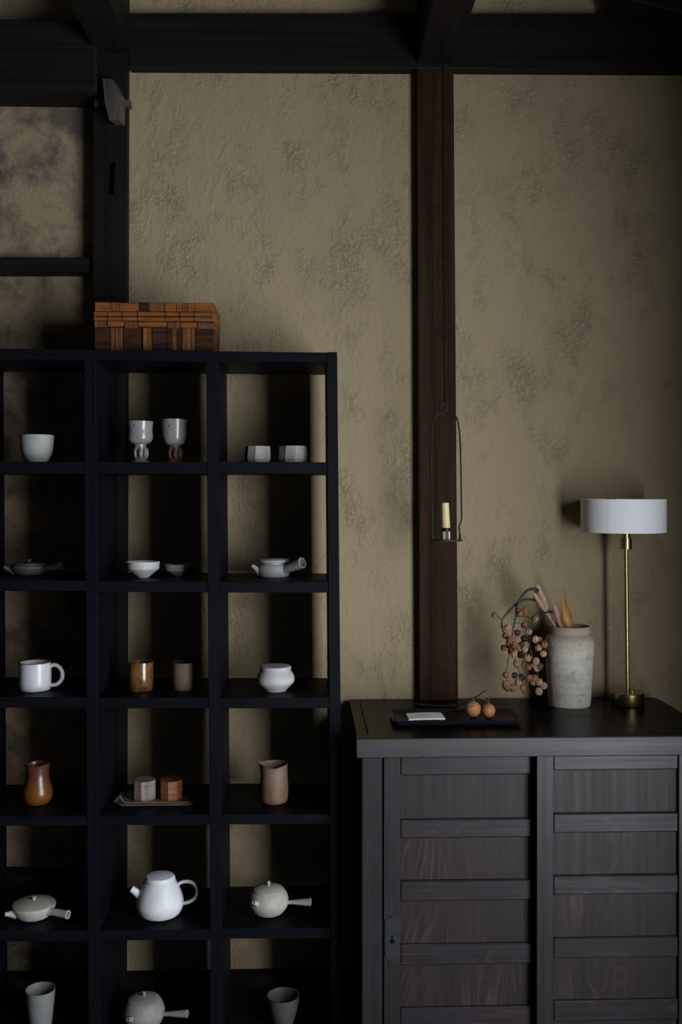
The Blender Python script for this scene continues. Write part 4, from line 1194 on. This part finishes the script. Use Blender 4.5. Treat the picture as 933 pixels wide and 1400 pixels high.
# ------------------------------------------------------------------ hanging candle holder
HD = 2.85
p = px(HD)
hb = at(610.5, 740, HD)
hang = thing('hanging_candle_holder', hb, 'black iron hanging candle holder on a chain before the brown post', 'candle holder')
def hl(u, v, dy=0.0): return at(u, v, HD) - hb + Vector((0, dy, 0))
yaw_pl = 0.0
finish(lathe_bm([(0, 0), (21.5 * p, 0), (22.2 * p, 0.6 * p), (22.2 * p, 1.8 * p), (21.3 * p, 2.2 * p), (0, 1.6 * p)], 40, squash=(1, 0.62)), 'drip_plate', M['iron_rust'], hang, smooth=40)
fpts = [hl(590.5, 734), hl(591, 724), hl(591, 715), hl(590.7, 690), hl(590.3, 640), hl(590.6, 600), hl(591.5, 582), hl(595.5, 570), hl(602, 564.2), hl(609.5, 562.8), hl(617, 564.2), hl(624, 570), hl(627.3, 582), hl(629.3, 600), hl(630.5, 640), hl(631.3, 690), hl(631.4, 708), hl(630.0, 715), hl(628.2, 719), hl(628.6, 726), hl(629, 734)]
finish(tube_bm(catmull(fpts, 4), 1.15 * p, 10), 'bail', M['iron'], hang, smooth=60)
for u in (591.3, 629.2):
    finish(lathe_bm([(0, 0), (2.0 * p, 0), (1.6 * p, 8 * p), (0, 8.4 * p)], 12, mtx=Matrix.Translation(hl(u, 738.5))), 'lug', M['iron'], hang, smooth=50)
sock_x = hl(610, 738).x
finish(lathe_bm([(6.0 * p, 13.5 * p), (6.7 * p, 13.5 * p), (6.7 * p, 18.5 * p), (6.0 * p, 18.5 * p), (6.0 * p, 13.5 * p)], 24, mtx=Matrix.Translation((sock_x, 0, 0))), 'socket_ring', M['iron'], hang, smooth=40)
for k in range(3):
    a = -PI / 2 + 0.15 + k * 2 * PI / 3
    d_ = Vector((math.cos(a), math.sin(a), 0)); s_ = Vector((-math.sin(a), math.cos(a), 0))
    bm = bmesh.new()
    c0 = Vector((sock_x, 0, 0)) + d_ * 6.2 * p
    f4 = [c0 + s_ * w_ * 1.9 * p + Vector((0, 0, z_ * p)) for w_, z_ in ((-1, 1.5), (1, 1.5), (1, 14), (-1, 14))]
    hexa(bm, f4, [v_ + d_ * 0.6 * p for v_ in f4])
    finish(bm, 'socket_strap', M['iron'], hang)
# hook through the bail, chain, ceiling staple
hk = [hl(607.5, 573), hl(605.2, 572.5), hl(604.8, 567, -0.004), hl(606.5, 560, -0.004), hl(608.2, 556)]
finish(tube_bm(catmull(hk, 5), 0.9 * p, 8), 'hook', M['iron'], hang, smooth=60)
def link_bm(bm, c0, c1, w, r, turn):
    ax = (c1 - c0); L = ax.length; ax.normalize()
    sd = Vector((math.cos(turn), math.sin(turn), 0)); sd = (sd - ax * sd.dot(ax)).normalized()
    pts = []
    N = 12
    for i in range(N):
        a = 2 * PI * i / N
        pts.append((c0 + c1) / 2 + ax * math.cos(a) * (L / 2) + sd * math.sin(a) * w)
    rings = []
    for i in range(N):
        t_ = (pts[(i + 1) % N] - pts[i - 1]).normalized()
        n1 = ax.cross(sd)
        n2 = t_.cross(n1)
        rings.append([bm.verts.new(pts[i] + (n1 * math.cos(2 * PI * k / 5) + n2 * math.sin(2 * PI * k / 5)) * r) for k in range(5)])
    for i in range(N):
        A_, B_ = rings[i], rings[(i + 1) % N]
        for k in range(5): bm.faces.new([A_[k], A_[(k + 1) % 5], B_[(k + 1) % 5], B_[k]])
ring_ = bmesh.new()
link_bm(ring_, hl(608.2, 562), hl(608.2, 552.5), 4.4 * p, 0.8 * p, 0.0)
finish(ring_, 'ring', M['iron'], hang, smooth=60)
ch = bmesh.new()
top_pt, bot_pt = hl(605.5, 50), hl(608.2, 554)
nl = 84
for i in range(nl):
    a_ = bot_pt.lerp(top_pt, (i - 0.18) / nl); b_ = bot_pt.lerp(top_pt, (i + 1.18) / nl)
    link_bm(ch, a_, b_, 1.55 * p, 0.55 * p, 0.5 + (i % 2) * PI / 2)
tag(finish(ch, 'chain', M['iron'], hang, smooth=60), kind='stuff')
finish(tube_bm(catmull([hl(605.5, 52), hl(603.8, 49), hl(604.5, 45.5), hl(606, 40)], 5), 0.9 * p, 8), 'staple', M['iron'], hang, smooth=60)
cn0 = hb + Vector((sock_x, 0, 2.2 * p))
candle = thing('candle', cn0, 'yellowed stub of a wax candle in the hanging iron holder', 'candle')
cpts = [(0, 0, 0), (0, 0, 15 * p), (-0.8 * p, 0, 34 * p), (-1.3 * p, 0, 50.5 * p)]
finish(tube_bm(cpts, [5.9 * p, 5.9 * p, 5.6 * p, 5.3 * p], 24), 'wax', M['wax'], candle, smooth=60)
finish(tube_bm([(-1.6 * p, 0, 50 * p), (-2.2 * p, 0, 54.5 * p)], [1.2 * p, 0.8 * p], 8), 'wick', M['twig'], candle, smooth=60)
